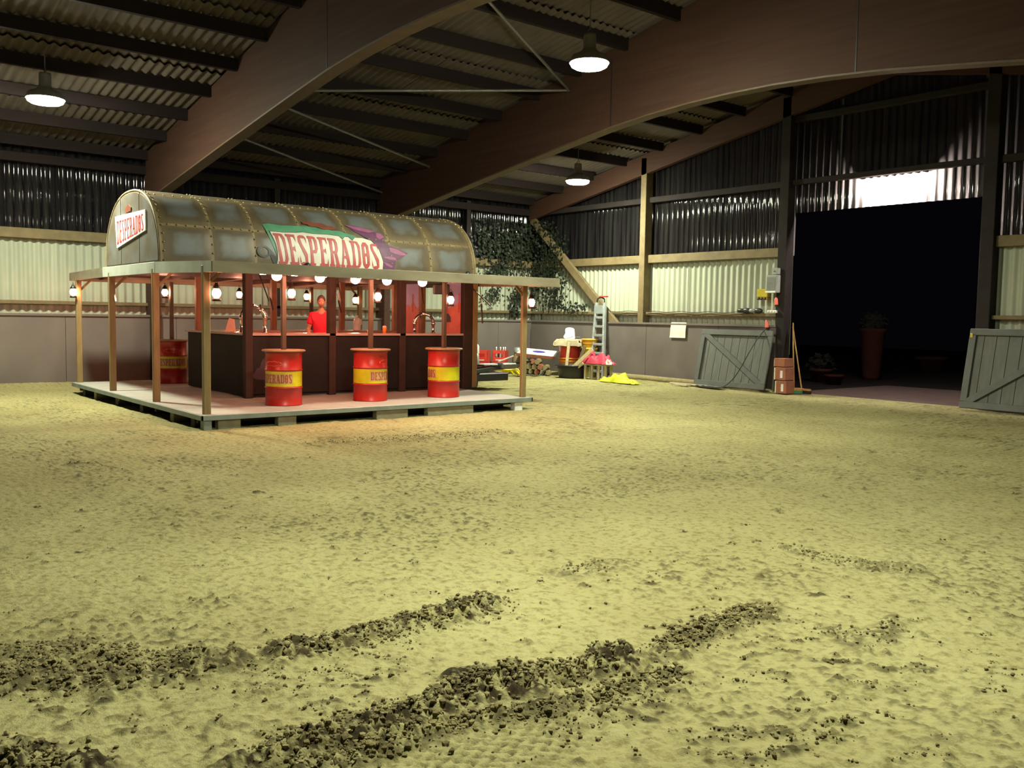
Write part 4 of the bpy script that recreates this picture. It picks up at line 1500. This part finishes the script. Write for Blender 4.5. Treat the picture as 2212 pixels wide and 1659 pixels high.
def make_gate(name, x0, x1, ybot, ytop, h, diag, label):
    t = empty(name, (x0, ybot, .06))
    tag(t, label, 'gate', 'pair of grey plank gates swung open')
    t.rotation_euler = (-math.atan2(ytop - ybot, h), 0, 0)
    W = x1 - x0
    n = 9
    for k in range(n):
        MB().box((.04 + (W - .08) * k / n + .004, .0, .06), (.04 + (W - .08) * (k + 1) / n - .004, .022, h - .05), ch=.004).build('plank', 'gate', t)
    for a, b, nm in (((0, -.055, 0), (W, 0, .13), 'bottom_rail'), ((0, -.055, h - .13), (W, 0, h), 'top_rail'), ((0, -.055, .13), (.13, 0, h - .13), 'stile'), ((W - .13, -.055, .13), (W, 0, h - .13), 'stile')):
        MB().box(a, b, ch=.008).build(nm, 'gateframe', t)
    p, q = ((.10, -.03, h - .10), (W - .10, -.03, .10)) if diag < 0 else ((.10, -.03, .10), (W - .10, -.03, h - .10))
    MB().bar(p, q, .13, .045, up=(0, 1, 0), ch=.006).build('diagonal_brace', 'gateframe', t)
    return t


make_gate('plank_gate', -15.02, -12.90, 18.16, 18.46, 1.42, -1, 'grey plank gate leaning on the kickboards beside the electric boxes')
make_gate('plank_gate', -8.32, -6.15, 18.10, 18.44, 1.58, 1, 'grey plank gate with yellow latch standing on the doorway side without tools')
o = MB().box((-8.30, 18.335, 1.44), (-8.25, 18.38, 1.52), ch=.005).build('gate_latch', 'electricyellow')
lt = [q for q in bpy.data.objects if q.name == 'plank_gate.001'][0]
bpy.context.view_layer.update()
o.parent = lt
o.matrix_parent_inverse = lt.matrix_world.inverted()

# ------------------------------------------------------------------ things along the end wall
t = empty('paper_notice', (-15.92, 18.545, 1.42))
tag(t, 'blank white paper notice fixed on the kickboards', 'notice')
v = [(-.26, 0, .20), (.26, 0, .20), (.24, -.012, .0), (.235, -.002, -.20), (-.30, -.002, -.20), (-.28, -.012, 0)]
MB().add(v, [(0, 5, 2, 1), (5, 4, 3, 2)]).build('sheet', 'paper', t)
MB().box((-.30, -.008, -.205), (.235, -.003, -.17)).build('lower_strip', 'white', t)
MB().ball((0, -.006, .185), .008, 6, 4).build('pin', 'steel', t)

t = empty('distribution_box', (-13.0, 18.50, 2.36))
tag(t, 'grey electric distribution box with smoked door on the door post', 'electric box')
MB().box((-.15, -.10, 0), (.13, .08, .42), ch=.012).build('case', 'electricgrey', t)
MB().box((-.125, -.115, .06), (.115, -.10, .37), ch=.006).build('door', 'electricdoor', t)
MB().box((-.15, -.13, .0), (.13, -.10, .045), ch=.006).build('lower_lip', 'white', t)
t = empty('junction_box', (-12.98, 18.52, 2.79))
tag(t, 'small pale junction box above the grey distribution box', 'electric box')
MB().box((-.06, -.07, 0), (.10, .06, .16), ch=.012).build('case', 'electricgrey', t)
MB().lathe([(.001, 0), (.02, 0), (.02, .03), (.001, .03)], 8, mtx=Matrix.Translation((.02, -.07, .08)) @ Matrix.Rotation(PI / 2, 4, 'X')).build('switch', 'electricdoor', t)
t = empty('power_distributor', (-13.37, 18.66, 2.20))
tag(t, 'yellow power distributor box hung on the pale sheets', 'electric box')
MB().box((-.15, -.10, .06), (.15, .08, .26), ch=.015).build('case', 'electricyellow', t)
MB().box((-.15, -.09, 0), (.15, .07, .058), ch=.01).build('base', 'handle', t)
for k in range(3):
    MB().lathe([(.001, 0), (.03, 0), (.03, .035), (.001, .035)], 10, mtx=Matrix.Translation((-.09 + .09 * k, -.09, .03)) @ Matrix.Rotation(PI / 2, 4, 'X')).build('socket', 'blackplastic', t)
t = empty('socket_strip', (-13.05, 18.58, 1.885))
tag(t, 'white socket strip on the timber rail under the electric boxes', 'socket')
MB().box((-.14, -.05, 0), (.12, .06, .07), ch=.01).build('case', 'white', t)
for k in range(3):
    MB().lathe([(.001, 0), (.028, 0), (.028, .01), (.001, .01)], 10, mtx=Matrix.Translation((-.09 + .08 * k, -.05, .035)) @ Matrix.Rotation(PI / 2, 4, 'X')).build('socket', 'labelwhite', t)
for p, mt_, lb in (((-13.16, 18.50, 1.52), 'plugred', 'orange red cable plug hanging above the leaning gate'), ((-12.95, 18.54, 2.06), 'plugred', 'red cable plug hanging below the grey distribution box')):
    t = empty('cable_plug', p)
    tag(t, lb, 'plug')
    MB().tube([(-.01, 0, .20), (0, 0, .16), (.01, 0, .02)], [.012, .04, .05], 10).build('grip', mt_, t)
    MB().tube([(.01, 0, .02), (.012, 0, -.03)], [.035, .03], 10).build('collar', 'blackplastic', t)
cb = [(-13.15, 18.47, 1.52), (-13.18, 18.22, 1.30), (-13.28, 18.02, .95), (-13.45, 17.92, .55), (-13.62, 17.86, .28), (-13.85, 17.82, .10), (-14.2, 17.8, .05), (-14.6, 17.84, .05)]


def smooth(pts, n=5):
    out = []
    P_ = [Vector(p) for p in pts]
    for i in range(len(P_) - 1):
        a, b, c, d = P_[max(i - 1, 0)], P_[i], P_[i + 1], P_[min(i + 2, len(P_) - 1)]
        for k in range(n):
            t_ = k / n
            out.append(.5 * ((2 * b) + (c - a) * t_ + (2 * a - 5 * b + 4 * c - d) * t_ ** 2 + (3 * b - a - 3 * c + d) * t_ ** 3))
    out.append(P_[-1])
    return out


o = MB().tube(smooth(cb), .011, 6).build('power_cable', 'wire')
tag(o, 'black power cable looping over the leaning gate down to the sand', 'cable')
cc = [(-19.0 + .28 * k, 18.66, 1.895 + .015 * math.sin(k * 1.9)) for k in range(20)]
o = MB().tube(smooth(cc, 3), .009, 6).build('rail_cable', 'wire')
tag(o, 'thin dark cable lying along the lower timber rail of the end wall', 'cable')
t = empty('work_gloves', (-13.78, 18.66, 1.885), R(4))
tag(t, 'dark crumpled work jacket lying on the timber rail', 'jacket')
t.name = 'folded_jacket'
rg = random.Random(9)
for k in range(4):
    MB().ball((-.24 + .16 * k, 0, .055), .10, 12, 8, (1.25, .55, .55 + .12 * (k % 2))).build('fold', 'blackplastic' if k != 2 else 'electricdoor', t)

# log and planks at the foot of the kickboards
o = MB().tube([(-18.2, 18.42, .09), (-17.0, 18.43, .085), (-15.9, 18.40, .08), (-15.12, 18.41, .075)], [.085, .09, .085, .08], 10).build('timber_log', 'logwood')
tag(o, 'long round log lying at the foot of the kickboards', 'log')
for p, q, lb in (((-15.7, 18.05, .06), (-14.5, 18.02, .06), 'pale flat plank half buried in sand before the leaning gate'), ((-15.4, 17.85, .05), (-14.9, 17.78, .05), 'short pale plank half buried in sand near the log end')):
    o = MB().bar(p, q, .14, .035, ch=.005).build('loose_plank', 'card')
    tag(o, lb, 'plank')
t = empty('grey_tarp', (-14.35, 17.95, .03), R(-5))
tag(t, 'small blue grey crumpled sheet on the sand before the leaning gate', 'sheet')
gv, gf = [], []
for i in range(9):
    for j in range(5):
        gv.append((-.42 + .105 * i, -.13 + .065 * j, .02 + .035 * abs(math.sin(i * 1.7 + j * 2.3))))
for i in range(8):
    for j in range(4):
        a = i * 5 + j
        gf.append((a, a + 5, a + 6, a + 1))
MB().add(gv, gf, True).build('cloth', 'gateframe', t)

# cartons and brooms in the doorway
for k, (z, lb) in enumerate(((.0, 'reddish brown carton with white label, bottom of the doorway stack'), (.31, 'reddish brown carton with white label, middle of the doorway stack'), (.62, 'short reddish brown carton, top of the doorway stack'))):
    h = .30 if k < 2 else .20
    t = empty('carton', (-12.62 - .02 * k, 18.62, .02 + z), R(-6))
    t.location = (-12.50 - .035 * k, 18.36, .02 + z)
    tag(t, lb, 'carton', 'cartons stacked in the doorway')
    MB().box((-.13, -.15, 0), (.17, .15, h - .005), ch=.006).build('box', 'brownbox', t)
    MB().box((-.165 if k < 2 else -.14, -.152, .0), (-.131, .14, h - .02), ch=.006).build('foam_edge', 'cream', t)
    if k < 2:
        MB().box((.02, -.153, .05), (.09, -.150, .22)).build('label', 'labelwhite', t)
bx = [((-12.35, 18.50, .04), (-12.62, 18.78, 1.66), 'greenbristle', 'green headed broom leaning on the door post behind the cartons'),
      ((-12.20, 18.62, .04), (-12.64, 18.80, 1.58), 'darktimber', 'dark headed broom leaning on the door post beside the green broom'),
      ((-12.48, 18.72, .04), (-12.66, 18.84, 1.50), 'alu', 'shovel leaning on the door post among the brooms')]
for (p, q, mt_, lb) in bx:
    t = empty('broom' if 'broom' in lb else 'shovel', p)
    tag(t, lb, 'broom' if 'broom' in lb else 'shovel')
    d = Vector(q) - Vector(p)
    MB().tube([Vector((0, 0, 0)) + d.normalized() * .08, d], .017, 8).build('handle', 'handle', t)
    if 'broom' in lb:
        MB().box((-.22, -.035, .05), (.22, .035, .10), ch=.008).build('head', 'handle', t)
        MB().box((-.22, -.045, -.02), (.22, .045, .055), ch=.008).build('bristles', mt_, t)
    else:
        MB().prism([(-.10, .26), (.10, .26), (.11, .06), (0, -.02), (-.11, .06)], lambda a, b, h: (a, -.01 + h, b), .012).build('blade', mt_, t)

# planters outside in the yard
t = empty('tall_planter', (-14.9, 26.4, -.06))
tag(t, 'tall terracotta planter with a rounded shrub outside the doorway', 'planter')
MB().lathe([(.001, 0), (.22, 0), (.26, .1), (.36, 1.45), (.40, 1.5), (.40, 1.58), (.33, 1.58), (.001, 1.5)], 20).build('pot', 'terracotta', t)
rg = random.Random(4)


def leafball(name, c, r, n, size, mt, parent, rg, zs=1.0):
    mb = MB()
    for _ in range(n):
        d = Vector((rg.gauss(0, 1), rg.gauss(0, 1), rg.gauss(0, 1))).normalized()
        p = Vector(c) + Vector((d.x * r, d.y * r, d.z * r * zs)) * rg.uniform(.75, 1.05)
        u = Vector((rg.gauss(0, 1), rg.gauss(0, 1), rg.gauss(0, 1))).normalized()
        v_ = d.cross(u).normalized()
        s_ = size * rg.uniform(.6, 1.3)
        mb.add([p - u * s_, p + v_ * s_ * .6, p + u * s_, p - v_ * s_ * .6], [(0, 1, 2, 3)])
    o = mb.build(name, mt, parent)
    o['kind'] = 'stuff'
    return o


MB().ball((0, 0, 1.75), .38, 14, 10, (1, 1, .8)).build('crown_core', 'shrub', t)
leafball('foliage', (0, 0, 1.76), .42, 700, .06, 'shrub', t, rg, .8)
for (x, y, r_, h, lb, fol) in ((-15.0, 23.8, .34, .40, 'wide terracotta pot with wispy plant outside behind the brooms', 1), (-14.2, 23.2, .26, .28, 'low terracotta pot on the yard beside the wispy plant', 0), (-16.3, 33.0, .55, .55, 'big terracotta tub standing far out in the dark yard', 0)):
    t = empty('plant_pot', (x, y, -.06))
    tag(t, lb, 'pot')
    MB().lathe([(.001, 0), (r_ * .72, 0), (r_ * .95, h * .8), (r_ * 1.05, h * .82), (r_ * 1.05, h), (r_ * .9, h), (r_ * .85, h * .85), (.001, h * .85)], 18).build('pot', 'terracotta', t)
    MB().lathe([(r_ * .84, h * .86), (r_ * .4, h * .90), (.001, h * .92)], 14).build('soil', 'yard', t)
    if fol:
        leafball('foliage', (0, 0, h + .12), .40, 260, .09, 'shrub', t, rg, .7)

# ------------------------------------------------------------------ ivy in the corner
iv = empty('ivy', (-21.0, YE - .35, 1.6))
tag(iv, 'dark ivy climbing over the corner of the corrugated walls', 'ivy')
bpy.context.view_layer.update()
rg = random.Random(12)
lf = MB()


def leaf(p, nrm, s_):
    u = Vector((rg.gauss(0, 1), rg.gauss(0, 1), rg.gauss(-.6, 1)))
    u = (u - nrm * u.dot(nrm) * .7).normalized()
    v_ = nrm.cross(u).normalized()
    q = [p, p + u * s_ * .45 + v_ * s_ * .5, p + u * s_ * 1.1, p + u * s_ * .45 - v_ * s_ * .5]
    lf.add([x - Vector(iv.location) for x in q], [(0, 1, 2, 3)])


clus = [(1060, 520, 60, 50, 420, 0), (1110, 540, 45, 45, 520, 0), (1140, 500, 40, 60, 360, 0), (1075, 590, 35, 20, 220, 0), (1118, 640, 18, 30, 150, 0), (1065, 635, 22, 22, 80, 0), (1112, 675, 12, 14, 50, 0),
        (1195, 545, 30, 45, 320, 1), (1205, 620, 25, 40, 150, 1), (1185, 585, 25, 30, 200, 1), (1230, 665, 35, 14, 70, 1), (1255, 662, 20, 10, 30, 1), (1175, 490, 25, 40, 220, 1), (1160, 600, 30, 60, 260, 0), (1195, 650, 22, 20, 70, 1)]
for cx, cy, rx, ry, n, w_ in clus:
    for _ in range(n):
        x, y = cx + max(-1.5, min(1.5, rg.gauss(0, .6))) * rx * .75, cy + max(-1.5, min(1.5, rg.gauss(0, .6))) * ry * .75
        if w_ == 0:
            p = at(x, y, 0, XL + rg.uniform(.10, .34))
            if p.y > YE - .1:
                p = at(x, y, 1, YE - rg.uniform(.12, .36))
            nr = Vector((1, 0, 0))
        else:
            p = at(x, y, 1, YE - rg.uniform(.12, .36))
            nr = Vector((0, -1, 0))
        if 1.66 < p.z < 4.65:
            leaf(p, nr, rg.uniform(.05, .11))
o = lf.build('foliage', 'leaf', iv)
o['kind'] = 'stuff'
for k in range(6):
    b = Vector((XL + .12 + .04 * k, YE - .2 - .25 * k, 1.62)) if k < 4 else Vector((XL + .5 + .3 * (k - 4), YE - .12, 1.62))
    pts = [b + Vector((.02 * math.sin(j * 1.3 + k), .10 * math.sin(j * 1.1 + 2 * k), .38 * j)) for j in range(8)]
    MB().tube([p - Vector(iv.location) for p in smooth(pts, 3)], .014, 5).build('stem', 'stem', iv)

# ------------------------------------------------------------------ clutter in the corner
# step ladder
t = empty('step_ladder', (-18.47, 18.08, .02))
tag(t, 'aluminium step ladder with red top leaning beside the piled tubs', 'ladder')
LH = 2.12
ltop = Vector((-.27, .36, LH))
lb0 = Vector((0, 0, 0))
for s in (-1, 1):
    MB().box((-.035, -.045, 0), (.035, .045, 1), Matrix(((1, 0, ltop.x + s * .16 - s * .25, s * .25), (0, 1, ltop.y, 0), (0, 0, LH, 0), (0, 0, 0, 1))), ch=.004).build('rail', 'alu', t)
n = 8
for k in range(n):
    f_ = (k + .7) / (n + .4)
    c = lb0.lerp(ltop, f_)
    hw = .25 + (.16 - .25) * f_
    MB().box((c.x - hw, c.y - .05, c.z - .03), (c.x + hw, c.y + .05, c.z + .035), ch=.006).build('step', 'alu', t)
MB().box((ltop.x - .17, ltop.y - .10, LH - .32), (ltop.x + .17, ltop.y - .04, LH - .08), ch=.005).build('platform', 'alu', t)
MB().tube(smooth([(ltop.x - .15, ltop.y, LH - .05), (ltop.x - .13, ltop.y, LH + .10), (ltop.x, ltop.y, LH + .14), (ltop.x + .13, ltop.y, LH + .10), (ltop.x + .15, ltop.y, LH - .05)]), .02, 6).build('safety_hoop', 'blackplastic', t)
MB().box((ltop.x - .02, ltop.y - .06, LH + .15), (ltop.x + .24, ltop.y + .06, LH + .19), ch=.006).build('top_cap', 'redplastic', t)


def tub(name, loc, r0, r1, h, mt, label, cat, n=24, rz=0, extra=None, sx=1.0):
    t_ = empty(name, loc, rz)
    tag(t_, label, cat)
    b = MB().lathe([(.001, 0), (r0, 0), (r0 + .01, .01), (r1, h - .03), (r1 + .025, h - .03), (r1 + .025, h), (r1 - .012, h), (r0 - .008, .02), (.001, .02)], n).build('body', mt, t_)
    MB().lathe([(r1 + .004, h - .10), (r1 + .016, h - .095), (r1 + .004, h - .085)], n).build('rib', mt, t_)
    for s in (-1, 1):
        MB().tube([(s * (r1 + .02), -.07, h - .02), (s * (r1 + .07), -.05, h - .03), (s * (r1 + .07), .05, h - .03), (s * (r1 + .02), .07, h - .02)], .012, 6).build('handle', mt, t_)
    if sx != 1.0:
        t_.scale = (sx, sx, 1)
    return t_


tub('mortar_tub', (-18.78, 17.42, .02), .36, .42, .36, 'blackplastic', 'big black mortar tub holding wooden offcuts', 'tub', rz=.5)
# pale offcuts standing in the black tub
off = [((-18.86, 17.24, .06), (-18.80, 17.30, 1.02), .085, 'palewood', 'upright pale board standing in the black tub'),
       ((-18.78, 17.18, .12), (-18.02, 17.45, .85), .10, 'palewood', 'slanting pale board with tapered end in the black tub'),
       ((-18.70, 17.45, .10), (-18.42, 17.55, .92), .10, 'timber', 'weathered brown board leaning in the black tub'),
       ((-18.62, 17.30, .20), (-18.20, 17.28, .46), .07, 'palewood', 'short pale offcut lying across the black tub rim')]
for p, q, w_, mt_, lb in off:
    o = MB().bar(p, q, w_, .022, up=(.5, -1, 0), ch=.003).build('wood_offcut', mt_)
    tag(o, lb, 'board')
tub('orange_bucket', (-19.55, 18.02, .02), .26, .30, .52, 'orange', 'orange builders bucket under the red bucket', 'bucket', rz=.3)
tub('red_bucket', (-19.55, 18.02, .52), .27, .33, .52, 'redplastic', 'large red bucket stacked in the orange bucket', 'bucket', rz=.9)
t = empty('cardboard_sheet', (-19.55, 18.0, 1.05), R(38))
tag(t, 'crumpled beige cardboard draped over the red bucket', 'cardboard')
gv, gf = [], []
for i in range(13):
    for j in range(11):
        x, y = -.66 + .11 * i, -.60 + .12 * j
        rx, ry = max(0, abs(x) - .37), max(0, abs(y) - .37)
        x = math.copysign(min(abs(x), .37 + .12 * rx + .02 * (j % 2)), x)
        y = math.copysign(min(abs(y), .37 + .12 * ry + .02 * (i % 2)), y)
        gv.append((x, y, .02 - .8 * max(rx, ry) + .012 * math.sin(i * 1.9 + j * 2.7)))
for i in range(12):
    for j in range(10):
        if (i * 7 + j * 3) % 11 == 0 and (i < 2 or j < 2):
            continue
        a = i * 11 + j
        gf.append((a, a + 11, a + 12, a + 1))
MB().add(gv, gf).build('flap', 'card', t)
MB().box((.0, -.44, -.16), (.30, -.425, .0), ch=.004).build('torn_edge', 'card', t)
t = empty('white_bucket', (-19.48, 17.98, 1.22), R(20))
t.rotation_euler = (R(200), R(14), R(20))
t.location = (-19.56, 18.02, 1.36)
tag(t, 'white bucket turned upside down on the beige cardboard', 'bucket')
MB().lathe([(.001, 0), (.13, 0), (.16, .24), (.172, .24), (.172, .262), (.15, .262), (.12, .012), (.001, .012)], 22).build('body', 'white', t)
MB().lathe([(.1385, .06), (.150, .15)], 8, a0=2.2, a1=3.3).build('label', 'bluelogo', t)
t = empty('yellow_bucket', (-19.0, 18.28, .02), R(-12))
tag(t, 'yellow bucket standing between the red bucket and the ladder', 'bucket')
MB().lathe([(.001, 0), (.18, 0), (.22, .78), (.24, .78), (.24, .82), (.21, .82), (.17, .02), (.001, .02)], 22).build('body', 'yellowplastic', t)
MB().tube(smooth([(-.27, 0, .78), (-.24, -.16, .72), (0, -.28, .66), (.24, -.16, .72), (.27, 0, .78)]), .008, 5).build('handle', 'steel', t)
t = empty('amber_bucket', (-18.98, 18.27, .84), R(10))
tag(t, 'amber bucket nested in the top of the yellow bucket', 'bucket')
MB().lathe([(.001, 0), (.19, 0), (.225, .22), (.24, .22), (.24, .26), (.21, .26), (.18, .02), (.001, .02)], 22).build('body', 'yelloworange', t)
MB().lathe([(.212, .13), (.225, .135), (.213, .14)], 22).build('rib', 'yelloworange', t)
t = empty('trowel', (-19.05, 17.92, 1.16), R(40))
tag(t, 'white handled trowel lying on the cardboard beside the white bucket', 'trowel')
t.location = (-19.32, 17.86, 1.09)
MB().tube([(-.14, 0, .03), (-.05, 0, .04), (.04, 0, .09)], [.03, .035, .02], 8).build('handle', 'white', t)
MB().box((.03, -.05, .05), (.26, .05, .06), ch=.003).build('blade', 'steel', t)
# low bench with the crimson cloth
t = empty('low_bench', (-17.95, 17.62, 0.0), R(6))
tag(t, 'low pale bench beneath the crimson cloth', 'bench')
MB().box((-.42, -.16, .40), (.42, .16, .44), ch=.006).build('seat', 'card', t)
for sx in (-.36, .36, -.12, .12):
    for sy in (-.12, .12):
        MB().box((sx - .025, sy - .025, 0), (sx + .025, sy + .025, .40)).build('leg', 'card', t)
t = empty('crimson_jacket', (-18.02, 17.60, .45), R(6))
tag(t, 'crumpled crimson jacket heaped on the low bench', 'jacket')
rg = random.Random(22)


def heap(name, mt, parent, lx, ly, h, seed, n=22, m_=12, fall=1.0):
    rs = random.Random(seed)
    ph = [rs.uniform(0, 6.28) for _ in range(6)]
    v_, f_ = [], []
    for i in range(n + 1):
        for j in range(m_ + 1):
            u, w_ = i / n * 2 - 1, j / m_ * 2 - 1
            e = max(0, 1 - abs(u) ** 2.4) * max(0, 1 - abs(w_) ** 2.4)
            z = h * e ** .6 * (.62 + .22 * math.sin(5 * u + ph[0]) + .18 * math.sin(9 * u + 4 * w_ + ph[1]) + .12 * math.sin(13 * w_ - 6 * u + ph[2]))
            v_.append((u * lx + .03 * math.sin(7 * w_ + ph[3]), w_ * ly + .03 * math.sin(6 * u + ph[4]), max(z, 0)))
    for i in range(n):
        for j in range(m_):
            a = i * (m_ + 1) + j
            f_.append((a, a + m_ + 1, a + m_ + 2, a + 1))
    return MB().add(v_, f_, True).build(name, mt, parent)


heap('cloth', 'crimson', t, .48, .20, .42, 5)
heap('sleeve', 'crimson', t, .24, .12, .16, 8).location = (.42, -.02, .0)
heap('lining', 'muralpale', t, .12, .09, .15, 3).location = (.52, -.10, .0)
t = empty('yellow_tarpaulin', (-16.9, 17.35, .02), R(-4))
tag(t, 'bright yellow crumpled tarpaulin lying on the sand beside the bench', 'tarpaulin')
heap('cloth', 'hivis', t, .62, .22, .26, 14, 30, 14)
heap('loose_corner', 'hivis', t, .20, .12, .10, 15).location = (.58, -.06, 0)
# white shop board with a blue print, lying on the log pile
t = empty('white_board', (-20.52, 17.70, .64), R(34))
t.rotation_euler = (R(14), R(4), R(34))
tag(t, 'white board with blue oval print lying on the firewood pile', 'board')
MB().box((-.62, -.30, 0), (.55, .26, .03), ch=.008).build('board', 'white', t)
MB().prism([(.20 * math.cos(2 * PI * k / 16) - .02, .10 * math.sin(2 * PI * k / 16)) for k in range(16)], lambda a, b, h: (a, b, .031 + h), .002).build('oval_print', 'bluelogo', t)
MB().box((-.62, -.33, -.06), (.55, -.302, .028), ch=.004).build('brown_edge', 'brownbox', t)
o = MB().bar((-20.32, 18.45, .35), (-20.05, 18.50, 1.0), .13, .03, up=(0, 1, 0), ch=.004).build('orange_plank', 'orangewood')
tag(o, 'short orange plank standing against the kickboards behind the white board', 'plank')
# firewood below the board
rg = random.Random(31)
k = 0
spots = [(-21.0 + .25 * i, 17.40, 0) for i in range(6)] + [(-20.87 + .25 * i, 17.42, 1) for i in range(5)] + [(-20.75 + .25 * i, 17.44, 2) for i in range(3)]
for x, y, lv in spots:
    r_ = rg.uniform(.065, .085)
    o = MB().tube([(0, -.19, 0), (0, .0, .01), (0, .19, 0)], [r_, r_ * 1.08, r_ * .95], 7, smooth=False).build('firewood_log', 'logwood' if k % 3 else 'brownbox')
    o.location = (x, y, .10 + .15 * lv)
    o.rotation_euler = (rg.uniform(-.03, .03), rg.uniform(0, 3), rg.uniform(.62, .72))
    tag(o, 'split firewood log piled under the white board', 'log', 'firewood pile under the white board')
    k += 1
# dented can, small gas stove and yellow hose
t = empty('milk_churn', (-21.35, 17.55, .02))
tag(t, 'brownish metal churn with bright lid beside the firewood pile', 'churn')
MB().lathe([(.001, 0), (.16, 0), (.17, .03), (.17, .42), (.11, .55), (.10, .62), (.001, .62)], 18).build('body', 'logwood', t)
MB().lathe([(.125, .60), (.13, .66), (.11, .74), (.04, .76), (.001, .76)], 16).build('lid', 'alu', t)
for s in (-1, 1):
    MB().tube([(s * .13, 0, .50), (s * .21, 0, .50), (s * .21, 0, .40), (s * .165, 0, .38)], .012, 6).build('handle', 'steel', t)
t = empty('kettle', (-21.05, 17.12, .02), R(20))
tag(t, 'small round dented kettle on the sand before the churn', 'kettle')
MB().lathe([(.001, 0), (.11, 0), (.14, .06), (.12, .15), (.05, .19), (.001, .20)], 16).build('body', 'alu', t)
MB().tube([(.11, 0, .07), (.19, 0, .12), (.22, 0, .18)], [.03, .022, .015], 8).build('spout', 'alu', t)
MB().tube(smooth([(-.10, 0, .15), (-.09, 0, .26), (0, 0, .30), (.09, 0, .26), (.10, 0, .15)]), .008, 6).build('handle', 'blackplastic', t)
t = empty('garden_hose', (-20.45, 16.30, .04))
tag(t, 'coiled yellow hose lying on the sand behind the drawbar', 'hose')
pts = []
for i in range(150):
    a = i * .33
    pts.append((.62 * math.cos(a) * (1 + .10 * math.sin(i * .11)) + .12 * math.sin(i * .05), .30 * math.sin(a) * (1 + .12 * math.cos(i * .17)), .03 + .012 * (i % 19) * .6 + .04 * math.sin(i * .07) ** 2))
MB().tube(pts, .022, 6).build('coil', 'yellowplastic', t)
MB().tube(smooth([(.62, .0, .04), (.95, .1, .03), (1.05, .45, .03), (1.2, .65, .25)]), .018, 6).build('loose_end', 'blackplastic', t)
MB().tube([(-.62, .1, .05), (-.74, .14, .06)], .028, 8).build('nozzle', 'redplastic', t)
# red bottle crates
for i, (x, y, z, lb) in enumerate(((-21.45, 16.95, .02, 'red plastic bottle crate with bottles, front one behind the drawbar'), (-21.45, 16.95, .36, 'red plastic bottle crate with bottles on top of another crate'), (-21.62, 16.40, .36, 'red plastic bottle crate partly hidden behind the drawbar'), (-21.62, 16.40, .02, 'red plastic bottle crate at the bottom beside the drawbar'))):
    t = empty('bottle_crate', (x, y, z), R(38))
    tag(t, lb, 'crate', 'red bottle crates by the kickboards')
    Wc, Dc, Hc = .42, .30, .33
    MB().box((-Wc / 2, -Dc / 2, 0), (Wc / 2, Dc / 2, .02)).build('bottom', 'redplastic', t)
    for a, b in (((-Wc / 2, -Dc / 2, .02), (Wc / 2, -Dc / 2 + .018, .12)), ((-Wc / 2, -Dc / 2, .24), (Wc / 2, -Dc / 2 + .018, Hc)), ((-Wc / 2, Dc / 2 - .018, .02), (Wc / 2, Dc / 2, Hc)), ((-Wc / 2, -Dc / 2, .02), (-Wc / 2 + .018, Dc / 2, Hc)), ((Wc / 2 - .018, -Dc / 2, .02), (Wc / 2, Dc / 2, Hc)), ((-Wc / 2, -Dc / 2, .12), (-Wc / 2 + .09, -Dc / 2 + .018, .24)), ((Wc / 2 - .09, -Dc / 2, .12), (Wc / 2, -Dc / 2 + .018, .24))):
        MB().box(a, b).build('side', 'redplastic', t)
    MB().prism([(-.10, .03), (.10, .03), (.10, .06), (-.10, .06)], lambda a, b, h: (a, -Dc / 2 - .001 - h, b), .001).build('print', 'labelwhite', t)
for i, (dx, dy) in enumerate(((-.12, .0), (.0, .03), (.10, -.02), (.14, .06))):
    a = R(38)
    x, y = -21.45 + dx * math.cos(a) - dy * math.sin(a), 16.95 + dx * math.sin(a) + dy * math.cos(a)
    t = empty('glass_bottle', (x, y, .385))
    tag(t, 'white capped bottle standing in the top red crate', 'bottle', 'bottles in the top red crate')
    MB().lathe([(.001, 0), (.034, 0), (.036, .02), (.036, .20), (.018, .28), (.014, .36), (.001, .36)], 12).build('body', 'alu', t)
    MB().lathe([(.018, .35), (.020, .40), (.001, .405)], 10).build('cap', 'white', t)
t = empty('white_canister', (-17.05, 12.72, .56), R(10))
t.rotation_euler = (R(-6), R(-8), R(10))
tag(t, 'pale grey canister with white top standing on the drawbar', 'canister')
MB().lathe([(.001, 0), (.10, 0), (.105, .02), (.105, .30), (.001, .30)], 18).build('body', 'alu', t)
MB().lathe([(.108, .26), (.112, .44), (.09, .48), (.001, .48)], 18).build('lid', 'white', t)
o = MB().bar((-17.0, 12.88, .575), (-16.95, 13.25, .575), .24, .03, ch=.005).build('white_plank', 'white')
tag(o, 'short white plank lying across the trailer drawbar', 'plank')
o = MB().bar((-17.0, 13.38, .625), (-16.95, 13.8, .76), .05, .03, ch=.005).build('pink_lever', 'muralpale')
tag(o, 'slim pale lever rising from the trailer coupling', 'lever')
